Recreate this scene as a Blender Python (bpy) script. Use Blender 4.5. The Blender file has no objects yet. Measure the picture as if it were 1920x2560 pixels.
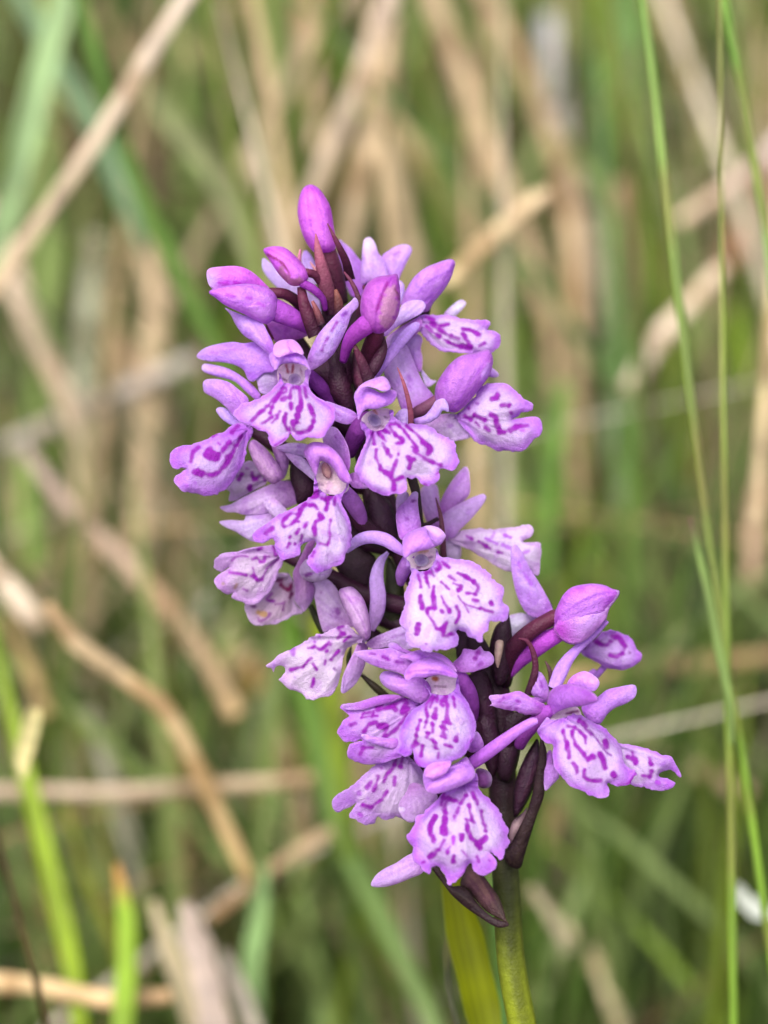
import bpy, math, random
import numpy as np
from mathutils import Vector
from mathutils.geometry import delaunay_2d_cdt

# ---------------------------------------------------------------- camera, world, sun, exposure
SC = bpy.context.scene
COL = SC.collection
H, D, PITCH = 0.165, 0.25, math.radians(22)      # aim height, focus distance (m), downward pitch
FR_H = 0.095                                      # height of the frame at the focus distance (m)
S = FR_H / 2560.0
FWD = np.array([0, math.cos(PITCH), -math.sin(PITCH)])
UPV = np.array([0, math.sin(PITCH), math.cos(PITCH)])
RGT = np.array([1.0, 0, 0])
CAM = np.array([0, 0, H]) - D * FWD
cd = bpy.data.cameras.new('camera')
cam = bpy.data.objects.new('camera', cd); COL.objects.link(cam)
cam.location = CAM
cam.rotation_euler = (math.pi / 2 - PITCH, 0, 0)
cd.sensor_fit = 'VERTICAL'; cd.sensor_height = 36; cd.sensor_width = 27
cd.lens = 36 * D / FR_H
cd.clip_start = 0.005; cd.clip_end = 200
cd.dof.use_dof = True
cd.dof.focus_distance = D - 0.003
cd.dof.aperture_fstop = cd.lens / 7.0            # aperture 7 mm wide
cd.dof.aperture_blades = 0
SC.camera = cam

SUN_EL, SUN_AZ = math.radians(52), math.radians(200)   # azimuth clockwise from +Y
w = bpy.data.worlds.new('World'); SC.world = w; w.use_nodes = True
nt = w.node_tree
bg = nt.nodes['Background']
sky = nt.nodes.new('ShaderNodeTexSky')
sky.sky_type = 'NISHITA'; sky.sun_disc = False
sky.sun_elevation = SUN_EL; sky.sun_rotation = SUN_AZ
sky.air_density = 1.0; sky.dust_density = 5.0; sky.ozone_density = 0.6
hs = nt.nodes.new('ShaderNodeHueSaturation'); hs.inputs['Saturation'].default_value = 0.25      # overcast: a nearly white sky
nt.links.new(sky.outputs[0], hs.inputs['Color']); nt.links.new(hs.outputs[0], bg.inputs[0])
bg.inputs[1].default_value = 0.14
sd = bpy.data.lights.new('sun', 'SUN'); sun = bpy.data.objects.new('sun', sd); COL.objects.link(sun)
sd.energy = 1.5; sd.angle = math.radians(30); sd.color = (1, 0.96, 0.9)
sdir = Vector((math.sin(SUN_AZ) * math.cos(SUN_EL), math.cos(SUN_AZ) * math.cos(SUN_EL), math.sin(SUN_EL)))
sun.rotation_euler = sdir.to_track_quat('Z', 'Y').to_euler()
sun.location = (0, 0, 3)
vs = SC.view_settings
vs.view_transform = 'Standard'; vs.look = 'None'; vs.exposure = 1.04; vs.gamma = 1; vs.use_curve_mapping = False
SC.render.engine = 'CYCLES'
SC.cycles.use_denoising = True
SC.cycles.max_bounces = 8; SC.cycles.diffuse_bounces = 5; SC.cycles.transmission_bounces = 6

# ---------------------------------------------------------------- picture frames used for measuring
FRM = {'A': (400, 420, 2.9625), 'B': (840, 560, 2.9625), 'C': (400, 920, 2.9625), 'E': (840, 1080, 2.9625),
       'G': (640, 1400, 2.9625), 'J': (1160, 1380, 2.9625), 'K': (780, 1780, 2.6758), 'L': (900, 2100, 3.318),
       'M': (500, 1320, 4.1475), 'N': (1200, 1740, 3.1904),
       'TL': (0, 0, 1.728), 'TR': (960, 0, 1.728), 'BL': (0, 1280, 1.728), 'BR': (960, 1280, 1.728), 'F': (0, 0, 1.0)}

def px(f, s):
    x0, y0, k = FRM[f]
    a = np.array([[float(v) for v in t.split(',')] for t in s.split()]) if isinstance(s, str) else np.array(s, float)
    a = a.copy(); a[:, 0] = x0 + a[:, 0] / k; a[:, 1] = y0 + a[:, 1] / k
    return a

def P(xy, d):
    """measured point at d mm in front of the focus plane -> world metres"""
    xy = np.atleast_2d(xy); d = np.broadcast_to(np.asarray(d, float), (len(xy),)) / 1000.0
    X = (xy[:, 0] - 960) * S; Y = (1280 - xy[:, 1]) * S
    q = (D - d) / D
    return CAM + (D - d)[:, None] * FWD + (X * q)[:, None] * RGT + (Y * q)[:, None] * UPV

def proj(w3):
    r = np.asarray(w3) - CAM; z = r @ FWD
    return np.array([960 + (r @ RGT) / z * D / S, 1280 - (r @ UPV) / z * D / S])

def lin(c):
    c = np.asarray(c, float) / 255.0
    return np.where(c <= 0.04045, c / 12.92, ((c + 0.055) / 1.055) ** 2.4)

RNG = np.random.default_rng(7)
random.seed(7)

# ---------------------------------------------------------------- materials
def mat(name, rough, transl, spec, bump, scale, noise_amt, noise_scale, streak=None):
    m = bpy.data.materials.new(name); m.use_nodes = True
    n = m.node_tree.nodes; l = m.node_tree.links
    b = n['Principled BSDF']; out = n['Material Output']
    at = n.new('ShaderNodeAttribute'); at.attribute_name = 'Col'
    tc = n.new('ShaderNodeTexCoord')
    nz = n.new('ShaderNodeTexNoise'); nz.inputs['Scale'].default_value = noise_scale; nz.inputs['Detail'].default_value = 4
    mp = n.new('ShaderNodeMapping')
    if streak: mp.inputs['Scale'].default_value = streak
    l.new(tc.outputs['Object'], mp.inputs[0]); l.new(mp.outputs[0], nz.inputs['Vector'])
    mr = n.new('ShaderNodeMapRange')
    mr.inputs[1].default_value = 0.3; mr.inputs[2].default_value = 0.7
    mr.inputs[3].default_value = 1 - noise_amt; mr.inputs[4].default_value = 1 + noise_amt
    l.new(nz.outputs['Fac'], mr.inputs[0])
    mx = n.new('ShaderNodeVectorMath'); mx.operation = 'SCALE'
    l.new(at.outputs['Color'], mx.inputs[0]); l.new(mr.outputs[0], mx.inputs['Scale'])
    l.new(mx.outputs[0], b.inputs['Base Color'])
    b.inputs['Roughness'].default_value = rough
    b.inputs['Specular IOR Level'].default_value = spec
    vo = n.new('ShaderNodeTexVoronoi'); vo.inputs['Scale'].default_value = scale
    l.new(tc.outputs['Object'], vo.inputs['Vector'])
    bp = n.new('ShaderNodeBump'); bp.inputs['Strength'].default_value = bump; bp.inputs['Distance'].default_value = 0.00006
    l.new(vo.outputs['Distance'], bp.inputs['Height'])
    n2 = n.new('ShaderNodeTexNoise'); n2.inputs['Scale'].default_value = scale * 0.12; n2.inputs['Detail'].default_value = 3
    l.new(tc.outputs['Object'], n2.inputs['Vector'])
    b2 = n.new('ShaderNodeBump'); b2.inputs['Strength'].default_value = bump * 0.8; b2.inputs['Distance'].default_value = 0.0003
    l.new(n2.outputs['Fac'], b2.inputs['Height']); l.new(bp.outputs[0], b2.inputs['Normal'])
    l.new(b2.outputs[0], b.inputs['Normal'])
    tr = n.new('ShaderNodeBsdfTranslucent'); l.new(mx.outputs[0], tr.inputs[0]); l.new(b2.outputs[0], tr.inputs['Normal'])
    ms = n.new('ShaderNodeMixShader'); ms.inputs[0].default_value = transl
    l.new(b.outputs[0], ms.inputs[1]); l.new(tr.outputs[0], ms.inputs[2]); l.new(ms.outputs[0], out.inputs['Surface'])
    return m

M_PETAL = mat('petal', 0.5, 0.5, 0.22, 0.9, 9000, 0.10, 3600)
M_STEM = mat('stem_tissue', 0.55, 0.06, 0.22, 0.8, 5000, 0.22, 900)
M_BLADE = mat('grass_tissue', 0.5, 0.3, 0.3, 0.2, 2500, 0.16, 260, (1, 1, 0.25))
M_STRAW = mat('straw_tissue', 0.6, 0.12, 0.2, 0.3, 2500, 0.18, 320, (1, 1, 0.3))

# ---------------------------------------------------------------- mesh making
def make(name, verts, faces, cols, m, parent=None, origin=None, kind=None):
    o3 = np.zeros(3) if origin is None else origin
    me = bpy.data.meshes.new(name)
    me.from_pydata([tuple(v) for v in (verts - o3)], [], faces)
    at = me.attributes.new('Col', 'FLOAT_COLOR', 'POINT')
    c = np.ones((len(verts), 4)); c[:, :3] = np.clip(cols, 0, 1)
    at.data.foreach_set('color', c.ravel())
    me.polygons.foreach_set('use_smooth', [True] * len(me.polygons))
    me.materials.append(m); me.update()
    o = bpy.data.objects.new(name, me); COL.objects.link(o)
    if parent is not None: o.parent = parent
    elif origin is not None: o.location = o3
    if kind: o['kind'] = kind
    return o

def smooth_closed(p, step):
    n = len(p); out = []
    for i in range(n):
        p0, p1, p2, p3 = p[i - 1], p[i], p[(i + 1) % n], p[(i + 2) % n]
        k = max(2, int(np.linalg.norm(p2 - p1) / step))
        for j in range(k):
            t = j / k
            out.append(0.5 * (2 * p1 + (p2 - p0) * t + (2 * p0 - 5 * p1 + 4 * p2 - p3) * t * t + (3 * p1 - p0 - 3 * p2 + p3) * t ** 3))
    return np.array(out)

def smooth_open(p, n):
    p = np.asarray(p, float); q = np.vstack([2 * p[0] - p[1], p, 2 * p[-1] - p[-2]]); out = []
    m = len(p) - 1
    for i in range(n):
        u = i / (n - 1) * m; k = min(int(u), m - 1); t = u - k
        p0, p1, p2, p3 = q[k], q[k + 1], q[k + 2], q[k + 3]
        out.append(0.5 * (2 * p1 + (p2 - p0) * t + (2 * p0 - 5 * p1 + 4 * p2 - p3) * t * t + (3 * p1 - p0 - 3 * p2 + p3) * t ** 3))
    return np.array(out)

def seg_dist(q, poly, closed=True):
    a = poly if closed else poly[:-1]; b = np.roll(poly, -1, 0) if closed else poly[1:]
    if len(poly) == 1: return np.linalg.norm(q - poly[0], axis=1)
    best = np.full(len(q), 1e9)
    for A, B in zip(a, b):
        d = B - A; L = d @ d + 1e-9
        t = np.clip(((q - A) @ d) / L, 0, 1)
        best = np.minimum(best, np.linalg.norm(q - A - t[:, None] * d, axis=1))
    return best

def inside(q, poly):
    x, y = q[:, 0], q[:, 1]; r = np.zeros(len(q), bool); n = len(poly)
    for i in range(n):
        x1, y1 = poly[i]; x2, y2 = poly[(i + 1) % n]
        if y1 == y2: continue
        c = ((y1 > y) != (y2 > y)) & (x < (x2 - x1) * (y - y1) / (y2 - y1) + x1)
        r ^= c
    return r

def fill(poly, h):
    lo, hi = poly.min(0), poly.max(0)
    gx, gy = np.meshgrid(np.arange(lo[0], hi[0], h), np.arange(lo[1], hi[1], h * 0.866))
    gx = gx + (np.arange(gx.shape[0]) % 2)[:, None] * h * 0.5
    g = np.stack([gx.ravel(), gy.ravel()], 1)
    g += RNG.normal(0, h * 0.05, g.shape)
    g = g[inside(g, poly)]
    if len(g): g = g[seg_dist(g, poly) > h * 0.55]
    pts = np.vstack([poly, g]); n = len(poly)
    v, e, f, ov, oe, of = delaunay_2d_cdt([Vector(p) for p in pts], [], [list(range(n))], 1, 1e-4)
    v = np.array([[a.x, a.y] for a in v])
    return v, [tuple(t) for t in f]

def inflate(v, faces):
    """smooth pillow height 0..1 over a flat fill, 0 on its rim"""
    F = np.array(faces); E = np.vstack([F[:, [0, 1]], F[:, [1, 2]], F[:, [2, 0]]])
    Es = np.sort(E, 1); u, cnt = np.unique(Es, axis=0, return_counts=True)
    rim = np.zeros(len(v), bool); rim[u[cnt == 1].ravel()] = True
    free = ~rim; n = len(v); deg = np.bincount(u.ravel(), minlength=n).astype(float)
    def mv(x):
        s = np.bincount(u[:, 0], x[u[:, 1]], n) + np.bincount(u[:, 1], x[u[:, 0]], n)
        return np.where(free, deg * x - s, 0)
    b = free.astype(float); x = np.zeros(n); r = b.copy(); p = r.copy(); rs = r @ r
    for _ in range(160):
        if rs < 1e-6: break
        Ap = mv(p); a = rs / (p @ Ap + 1e-12); x += a * p; r -= a * Ap; r2 = r @ r
        p = r + (r2 / rs) * p; rs = r2
    return np.clip(x / (x.max() + 1e-9), 0, 1), u[cnt == 1], rim, E

def vnoise1(t, seed, f):
    r = np.random.default_rng(seed).random(4096)
    u = t * f + 1000; k = np.floor(u).astype(int); a = u - k; a = a * a * (3 - 2 * a)
    return r[k % 4096] * (1 - a) + r[(k + 1) % 4096] * a

def sstep(a, b, x):
    t = np.clip((x - a) / (b - a), 0, 1); return t * t * (3 - 2 * t)

def plane(f, z):
    if isinstance(z, (int, float)): return lambda q: np.full(len(q), float(z))
    a = np.array(z, float); p = px(f, a[:, :2]); m = p.mean(0); zm = a[:, 2].mean()
    g = np.linalg.lstsq(p - m, a[:, 2] - zm, rcond=None)[0]
    return lambda q: zm + (q - m) @ g

SEED = [100]
MARK = lin((160, 34, 184)) * 0.86
def sheet(name, f, outline, z, b, c0, c1, m=None, parent=None, org=None, marks=(), h=6.0, th=0.22, blob=None, base=None,
          white=1.0, vein=0.10, ruffle=0.0, tip=None, rough=0.0, mcol=None, rim_glow=True, und=0.0, seams=(), grad=None):
    """a petal, lip, hood or bract: outline filled, bulged by b mm towards the viewer; blob = bulge of the far side (closed body)"""
    SEED[0] += 1; sd_ = SEED[0]
    op = px(f, outline)
    poly = smooth_closed(op, max(3.0, h * 0.9))
    if rough:
        k = np.arange(len(poly)); nrm = np.roll(poly, -1, 0) - np.roll(poly, 1, 0)
        nrm = np.stack([nrm[:, 1], -nrm[:, 0]], 1) / (np.linalg.norm(nrm, axis=1)[:, None] + 1e-6)
        poly = poly + nrm * ((vnoise1(k, sd_, 0.47) - 0.5) * rough * 0.7 * vnoise1(k, sd_ + 17, 0.09) * 1.8 + (vnoise1(k, sd_ + 9, 0.13) - 0.5) * rough)[:, None]
    v, faces = fill(poly, h)
    F0 = np.array(faces)
    a2 = v[F0[:, 1]] - v[F0[:, 0]]; b2 = v[F0[:, 2]] - v[F0[:, 0]]
    if (a2[:, 0] * b2[:, 1] - a2[:, 1] * b2[:, 0]).sum() > 0: faces = [t[::-1] for t in faces]
    ht, rim_e, rim, _E = inflate(v, faces)
    e = seg_dist(v, poly)
    emax = e.max()
    zz = plane(f, z)(v)
    bs = v.mean(0) if base is None else (np.asarray(base) if isinstance(base, np.ndarray) else px(f, [base])[0])
    ang = np.arctan2(v[:, 1] - bs[1], v[:, 0] - bs[0]); rad = np.linalg.norm(v - bs, axis=1)
    if blob is None:
        prof = ht ** 0.95; b = b * (0.8 if name in ('lip', 'hood', 'throat', 'spur_mouth') else 0.55)
        back = zz + b * prof - th * (0.25 + 0.75 * np.sqrt(ht))
    else:
        prof = np.sqrt(ht); back = zz - blob * prof
    front = zz + b * prof
    rm = np.exp(-(e / 14.0) ** 1.5)
    wob = (vnoise1(ang, sd_ + 3, 4.5) - 0.5) * 2 * ruffle * np.exp(-e / 28.0)
    vn = vnoise1(ang, sd_ + 5, 15) * 0.45 + vnoise1(ang, sd_ + 6, 34) * 0.35 + vnoise1(ang, sd_ + 7, 70) * 0.2
    if base is not None and vein:                    # shallow ribs running out from the base
        wob = wob + (vn - 0.5) * 0.2 * np.clip(rad / 60, 0, 1) * np.sqrt(ht)
    wob = wob + und * 2 * (vnoise1(v[:, 0] * 0.021 + v[:, 1] * 0.009, sd_ + 40, 1.0) + vnoise1(v[:, 1] * 0.019 - v[:, 0] * 0.012, sd_ + 41, 1.0) - 1) * np.clip(ht * 3, 0.25, 1)
    front = front + wob; back = back + wob
    groove = np.zeros(len(v))
    if len(seams):                                   # seams where the sepals of a bud or hood overlap
        far = v[np.argmax(rad)]; ax = (far - bs) / (np.linalg.norm(far - bs) + 1e-9); nrm2 = np.array([-ax[1], ax[0]])
        sa = np.clip((v - bs) @ ax / (rad.max() + 1e-9), 0, 1); la = (v - bs) @ nrm2
        hwid = np.abs(la).max()
        for so in seams:
            dl = la - so * hwid * np.sin(math.pi * np.clip(sa, 0.02, 1)) ** 0.7
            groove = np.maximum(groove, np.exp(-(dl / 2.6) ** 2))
            front = front + 0.16 * np.exp(-np.clip(dl * np.sign(so + 1e-6), 0, None) / 16) * (dl * np.sign(so + 1e-6) > 0) * np.sqrt(ht)
        front = front - groove * 0.10 * np.sqrt(ht)
    # pigment
    t = sstep(0.08, 1.0, ht ** 0.75 / (white * 1.25)) if white else np.zeros(len(v))
    nz = vnoise1(v[:, 0] * 0.03 + v[:, 1] * 0.011, sd_, 1.0) + vnoise1(v[:, 1] * 0.035 - v[:, 0] * 0.013, sd_ + 1, 1.0)
    t = np.clip(t + (nz - 1) * 0.28, 0, 1)
    col = np.asarray(c1)[None] * (1 - t[:, None]) + np.asarray(c0)[None] * t[:, None]
    if tip is not None:
        tp = px(f, [tip[:2]])[0]; k = np.exp(-(np.linalg.norm(v - tp, axis=1) / tip[2]) ** 2)[:, None]
        col = col * (1 - k) + np.asarray(tip[3])[None] * k
    if base is not None and vein:
        col = col * (1 + (vn - 0.5)[:, None] * vein * np.array([1.2, 2.0, 0.7]))
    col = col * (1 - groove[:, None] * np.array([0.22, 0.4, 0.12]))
    sp_ = sstep(0.62, 0.8, vnoise1(v[:, 0] * 0.06 + v[:, 1] * 0.017, sd_ + 30, 1.0) * vnoise1(v[:, 1] * 0.055 - v[:, 0] * 0.02, sd_ + 31, 1.0) * 1.35)
    col = col * (1 - sp_[:, None] * np.array([0.10, 0.22, 0.05]))
    if grad is not None:                             # deeper towards the claw, paler towards the tip
        rr = rad / (rad.max() + 1e-9); kb = (np.exp(-(rr / 0.33) ** 2))[:, None]; kt = (sstep(0.62, 1.0, rr) * grad)[:, None]
        col = col * (1 - kb * np.array([0.06, 0.28, 0.08])) * (1 - kt) + lin((222, 192, 248)) * 0.95 * kt if grad > 0 else col
    wn = (vnoise1(v[:, 0] * 0.11 + v[:, 1] * 0.05, sd_ + 20, 1.0) + vnoise1(v[:, 1] * 0.12 - v[:, 0] * 0.04, sd_ + 21, 1.0) - 1)
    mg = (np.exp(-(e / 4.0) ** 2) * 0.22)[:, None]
    if rim_glow: col = col * (1 - mg) + lin((236, 214, 246)) * 0.85 * mg      # light through the thin edge, put into the colour as a pale margin
    for mk in marks:
        mf, wd, pts = mk[0], mk[1] / FRM[mk[0]][2], px(mk[0], mk[2])
        if len(pts) > 2: pts = smooth_open(pts, len(pts) * 5)
        d = seg_dist(v, pts, False)
        wd = wd * 0.46 * (1 + 0.75 * wn)
        k = (1 - sstep(-2.6, 3.0, d - wd))[:, None] * (0.86 + 0.14 * np.clip(0.5 + wn * 1.6, 0, 1))[:, None]
        c = np.asarray(mk[3] if len(mk) > 3 else (MARK if mcol is None else mcol))[None]
        halo = (np.exp(-np.clip(d - wd, 0, None) / 5.0) * 0.22)[:, None]
        col = col * (1 - halo) + col * np.array([0.92, 0.6, 0.97])[None] * halo
        col = col * (1 - k) + c * k
    n = len(v)
    if blob is None:
        V = np.vstack([P(v, front), P(v, back)])
        fs = [tuple(int(i) for i in t3) for t3 in faces] + [tuple(int(i) + n for i in t3[::-1]) for t3 in faces]
        fa = np.array(faces); dirE = set(map(tuple, np.vstack([fa[:, [0, 1]], fa[:, [1, 2]], fa[:, [2, 0]]]).tolist()))
        for a, c in rim_e.tolist():
            if (a, c) not in dirE: a, c = c, a
            fs.append((c, a, a + n, c + n))
        C = np.vstack([col, col])
    else:
        idx = np.arange(n); bi = np.where(rim, idx, 0); nb = int((~rim).sum()); bi[~rim] = n + np.arange(nb)
        V = np.vstack([P(v, front), P(v[~rim], back[~rim])])
        fs = [tuple(int(i) for i in t3) for t3 in faces] + [tuple(int(bi[i]) for i in t3[::-1]) for t3 in faces]
        C = np.vstack([col, col[~rim]])
    return make(name, V, fs, C, m or M_PETAL, parent, org)

def frames_along(pts):
    t = np.gradient(pts, axis=0); t /= np.linalg.norm(t, axis=1)[:, None] + 1e-12
    return t

def tube_geo(pts, rad, cols, sides=10, squash=1.0):
    t = frames_along(pts); V = []; C = []; n = len(pts)
    for i in range(n):
        a = np.cross(t[i], FWD); a /= np.linalg.norm(a) + 1e-12; b = np.cross(a, t[i])
        for k in range(sides):
            an = 2 * math.pi * k / sides
            V.append(pts[i] + rad[i] * (math.cos(an) * a + squash * math.sin(an) * b)); C.append(cols[i])
    fs = [(i * sides + k, i * sides + (k + 1) % sides, (i + 1) * sides + (k + 1) % sides, (i + 1) * sides + k)
          for i in range(n - 1) for k in range(sides)]
    fs.append(tuple(range(sides))[::-1]); fs.append(tuple(range((n - 1) * sides, n * sides)))
    return np.array(V), fs, np.array(C)

def path4(f, pts, n):
    """pts: x,y,z,width in frame units -> world path, radius in metres"""
    a = np.array(pts, float); xy = px(f, a[:, :2]); k = FRM[f][2]
    q = smooth_open(np.column_stack([xy, a[:, 2], a[:, 3] / k]), n)
    return P(q[:, :2], q[:, 2]), np.maximum(q[:, 3], 1.0) * S * 0.5 * (D - q[:, 2] / 1000) / D

def tube(name, f, pts, c0, c1, m=None, parent=None, org=None, n=18, sides=12, squash=1.0, round_end=True):
    p, r = path4(f, pts, n)
    if round_end:
        d = p[-1] - p[-2]; d = d / (np.linalg.norm(d) + 1e-12)
        extra = [(0.5, 0.87), (0.8, 0.6), (0.97, 0.22)]
        p = np.vstack([p] + [(p[n - 1] + d * r[n - 1] * a)[None] for a, _ in extra])
        r = np.concatenate([r, [r[n - 1] * b for _, b in extra]])
    t = np.linspace(0, 1, len(p))[:, None]
    c = np.asarray(c0)[None] * (1 - t) + np.asarray(c1)[None] * t
    SEED[0] += 1
    c = c * (0.85 + 0.3 * vnoise1(t[:, 0], SEED[0], 12))[:, None]
    V, fs, C = tube_geo(p, r, c, sides, squash)
    return make(name, V, fs, C, m or M_STEM, parent, org)

def ribbon(name, f, pts, c0, c1, m=None, parent=None, org=None, n=22, across=6, cup=0.35, th=0.00022, tipc=None):
    """long curved petal or bract with its own thickness; cup = depth of the trough as a share of the half width"""
    p, r = path4(f, pts, n); t = frames_along(p); V = []; C = []
    SEED[0] += 1
    for i in range(n):
        a = np.cross(t[i], FWD); a /= np.linalg.norm(a) + 1e-12; b = -FWD
        for j in range(across + 1):
            u = j / across * 2 - 1
            V.append(p[i] + a * u * r[i] + b * (1 - u * u) * cup * r[i])
            s = i / (n - 1); k = 0.86 + 0.28 * vnoise1(np.array([u * 2.2 + s * 0.3]), SEED[0], 2.3)[0]
            cc = np.asarray(c0) * (1 - s) + np.asarray(c1) * s
            if tipc is not None: cc = cc * (1 - sstep(0.75, 1, s)) + np.asarray(tipc) * sstep(0.75, 1, s)
            C.append(cc * k)
    V = np.array(V); N = len(V); q = across + 1
    off = FWD * th
    V = np.vstack([V, V + off]); C = np.array(C + C)
    fs = []
    for i in range(n - 1):
        for j in range(across):
            a = i * q + j; fs.append((a, a + q, a + q + 1, a + 1)); fs.append((a + N, a + 1 + N, a + q + 1 + N, a + q + N))
        a = i * q; fs.append((a, a + N, a + q + N, a + q)); a = i * q + across; fs.append((a, a + q, a + q + N, a + N))
    return make(name, V, fs, C, m or M_PETAL, parent, org)

# ---------------------------------------------------------------- the orchid
VI, VE = lin((222, 166, 246)), lin((204, 126, 240))          # violet tissue, deeper rim
PA, PE = lin((212, 182, 236)), lin((190, 145, 222))          # pale tissue
GP = lin((186, 158, 214))                                    # greyish pale backs
HO, HE = lin((218, 158, 240)), lin((172, 84, 205))           # hoods
LW, LE = lin((232, 216, 246)), lin((204, 126, 244))          # lip: whitish middle, violet rim
LP = lin((212, 172, 236))                                    # rim of the paler lips
BU, BE = lin((230, 136, 244)), lin((206, 90, 220))           # buds
SP, SQ = lin((176, 72, 196)), lin((150, 52, 168))            # spurs
DK, DR = lin((42, 13, 33)), lin((90, 32, 60))               # maroon ovaries and bracts
BR = lin((60, 39, 40))                                       # brownish bracts
TH = lin((242, 224, 242))                                    # throat
GL = lin((178, 150, 200))                                    # spur mouth
RD = lin((170, 60, 90))
YB = lin((150, 110, 60))

base_xy = np.array([[1342.0, 2720.0]])
AX = np.array([(820, 735), (850, 880), (884, 1010), (930, 1170), (978, 1310), (1040, 1430), (1112, 1530), (1195, 1640), (1246, 1770),
               (1258, 2041), (1265, 2206), (1278, 2401), (1305, 2560), (1322, 2660)], float)
AXS = smooth_open(AX, 90)
axis_w = P(AXS, -4.0)
low = axis_w[-1]
root = np.array([low[0] + 0.006, low[1] - 0.012, 0.0])
orchid = bpy.data.objects.new('orchid', None); COL.objects.link(orchid)
orchid.location = root; orchid.empty_display_size = 0.02
orchid['label'] = 'purple spotted orchid in full bloom, leaning flower spike on a dark stem'
orchid['category'] = 'orchid'

def attach(o, org):
    o.parent = orchid; o.location = org - root
    return o

# stem
down = np.array([low + (root - low) * t + np.array([0.003 * math.sin(t * 3), 0, 0]) for t in np.linspace(0.06, 1, 14)])
sp = np.vstack([axis_w, down]); ns = len(sp)
hy = np.concatenate([AXS[:, 1], np.linspace(2700, 4600, 14)])
rs = np.interp(hy, [735, 1000, 1700, 2100, 4600], [0.0009, 0.00125, 0.0014, 0.00125, 0.0019])
g1, g2 = lin((54, 60, 23)), lin((104, 112, 22))
cs = np.array([DK * (1 - k) + (g1 * (1 - j) + g2 * j) * k for k, j in zip(sstep(1900, 2300, hy), sstep(2200, 2560, hy))])
V, fs, C = tube_geo(sp, rs, cs, 16)
an = np.tile(np.arange(16), ns) / 16 * 2 * math.pi
C = C * (0.45 + 0.95 * vnoise1(an * 1.3, 5, 2.2))[:, None]
org = sp[60]
attach(make('stem', V, fs, C, M_STEM, orchid, org), org)

def flower(name, f, x, y, z, ovary=None, c0=DK, c1=lin((48, 19, 37)), low=150, w=(46, 40)):
    """a flower's own mesh is its twisted ovary, running from the stem to the flower's back"""
    a = px(f, [(x, y)])[0]; org = P(a, z)[0]
    if ovary is None:
        k = int(np.argmin(np.abs(AXS[:, 1] - min(a[1] + low, 2150)))); s = AXS[k]
        side = 1 if a[0] > s[0] else -1
        m1 = s * 0.6 + a * 0.4 + np.array([side * 10, 25]); zz = z - 2.2
        ovary = ('F', [(s[0], s[1], -4, w[0]), (m1[0], m1[1], -3.2 * 0.55 + zz * 0.45, w[0]), (a[0], a[1] - 6, zz, w[1])])
    o = tube(name, ovary[0], ovary[1], c0, c1, M_STEM, orchid, org, n=16, sides=12)
    return attach(o, org), org

def bract(f, pts, c0=DK, c1=DR, cup=0.5, n=20, **k):
    a = px(f, [pts[0][:2]])[0]; org = P(a, pts[0][2])[0]
    return attach(ribbon('bract', f, pts, c0, c1, M_STEM, orchid, org, n=n, cup=cup, **k), org)

def bractsheet(f, outline, z, b, c0=DK, c1=DR, **k):
    c0 = np.asarray(c0) * 0.95; c1 = np.asarray(c1) * 0.9
    a = px(f, outline).mean(0); zz = plane(f, z)(a[None])[0]; org = P(a, zz)[0]
    return attach(sheet('bract', f, outline, z, b, c0, c1, M_STEM, orchid, org, vein=0.9, rim_glow=False, **k), org)

def lip(fl, f, outline, z, b, marks, throat, c0=LW, c1=LE, white=0.62, **k):
    o, org = fl
    if not isinstance(z, (int, float)):
        zm = sum(a[2] for a in z) / len(z); z = [(a[0], a[1], zm + 0.25 + 0.7 * (a[2] - zm)) for a in z]
    c0 = np.asarray(c0) * np.array([0.80, 0.73, 0.82]); c1 = np.asarray(c1) * np.array([0.83, 0.74, 0.82])
    k.setdefault('ruffle', 0.5); k.setdefault('und', 0.3); k.setdefault('rough', 4.5)
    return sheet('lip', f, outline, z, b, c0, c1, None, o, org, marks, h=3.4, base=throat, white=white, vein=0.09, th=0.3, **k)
def pet(fl, name, f, outline, z, b=0.5, c0=VI, c1=VE, **k):
    o, org = fl
    k.setdefault('h', 4.5); k.setdefault('white', 0.8); k.setdefault('und', 0.16 if name in ('sepal', 'petal') else 0.05)
    if k.get('base') is None and name in ('sepal', 'petal'):
        oc = px(f, outline); q = proj(org); k['base'] = oc[np.argmin(np.linalg.norm(oc - q, axis=1))]
    k.setdefault('vein', 0.34)
    if name == 'hood':
        k.setdefault('seams', (0.3,)); c1 = np.asarray(c1) * 0.55 + np.asarray(c0) * 0.45
    if name in ('sepal', 'petal', 'hood'): c0 = np.asarray(c0) * np.array([1.02, 1.04, 0.98]); c1 = np.asarray(c1) * np.array([1.06, 1.1, 0.98])
    if name in ('sepal', 'petal'): k.setdefault('grad', 0.4)
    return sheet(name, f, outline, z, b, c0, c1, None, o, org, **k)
def rib(fl, name, f, pts, c0=VI, c1=VI, **k):
    o, org = fl; return ribbon(name, f, pts, c0, c1, None, o, org, **k)
def tub(fl, name, f, pts, c0=SQ, c1=SP, **k):
    o, org = fl; return tube(name, f, pts, c0, c1, M_PETAL, o, org, **k)

# ---- buds at the tip
def bud(f, x, y, z, outline, zz, bf, bb, ovary, c0=BU, c1=BE, **k):
    a = px(f, [(x, y)])[0]; org = P(a, z)[0]
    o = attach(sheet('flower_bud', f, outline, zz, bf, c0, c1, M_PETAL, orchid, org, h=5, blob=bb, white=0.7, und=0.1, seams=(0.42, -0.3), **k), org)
    if ovary: tube('ovary', f, ovary, DK, DR, M_STEM, o, org, n=14, sides=12)
    return o, org

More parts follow.
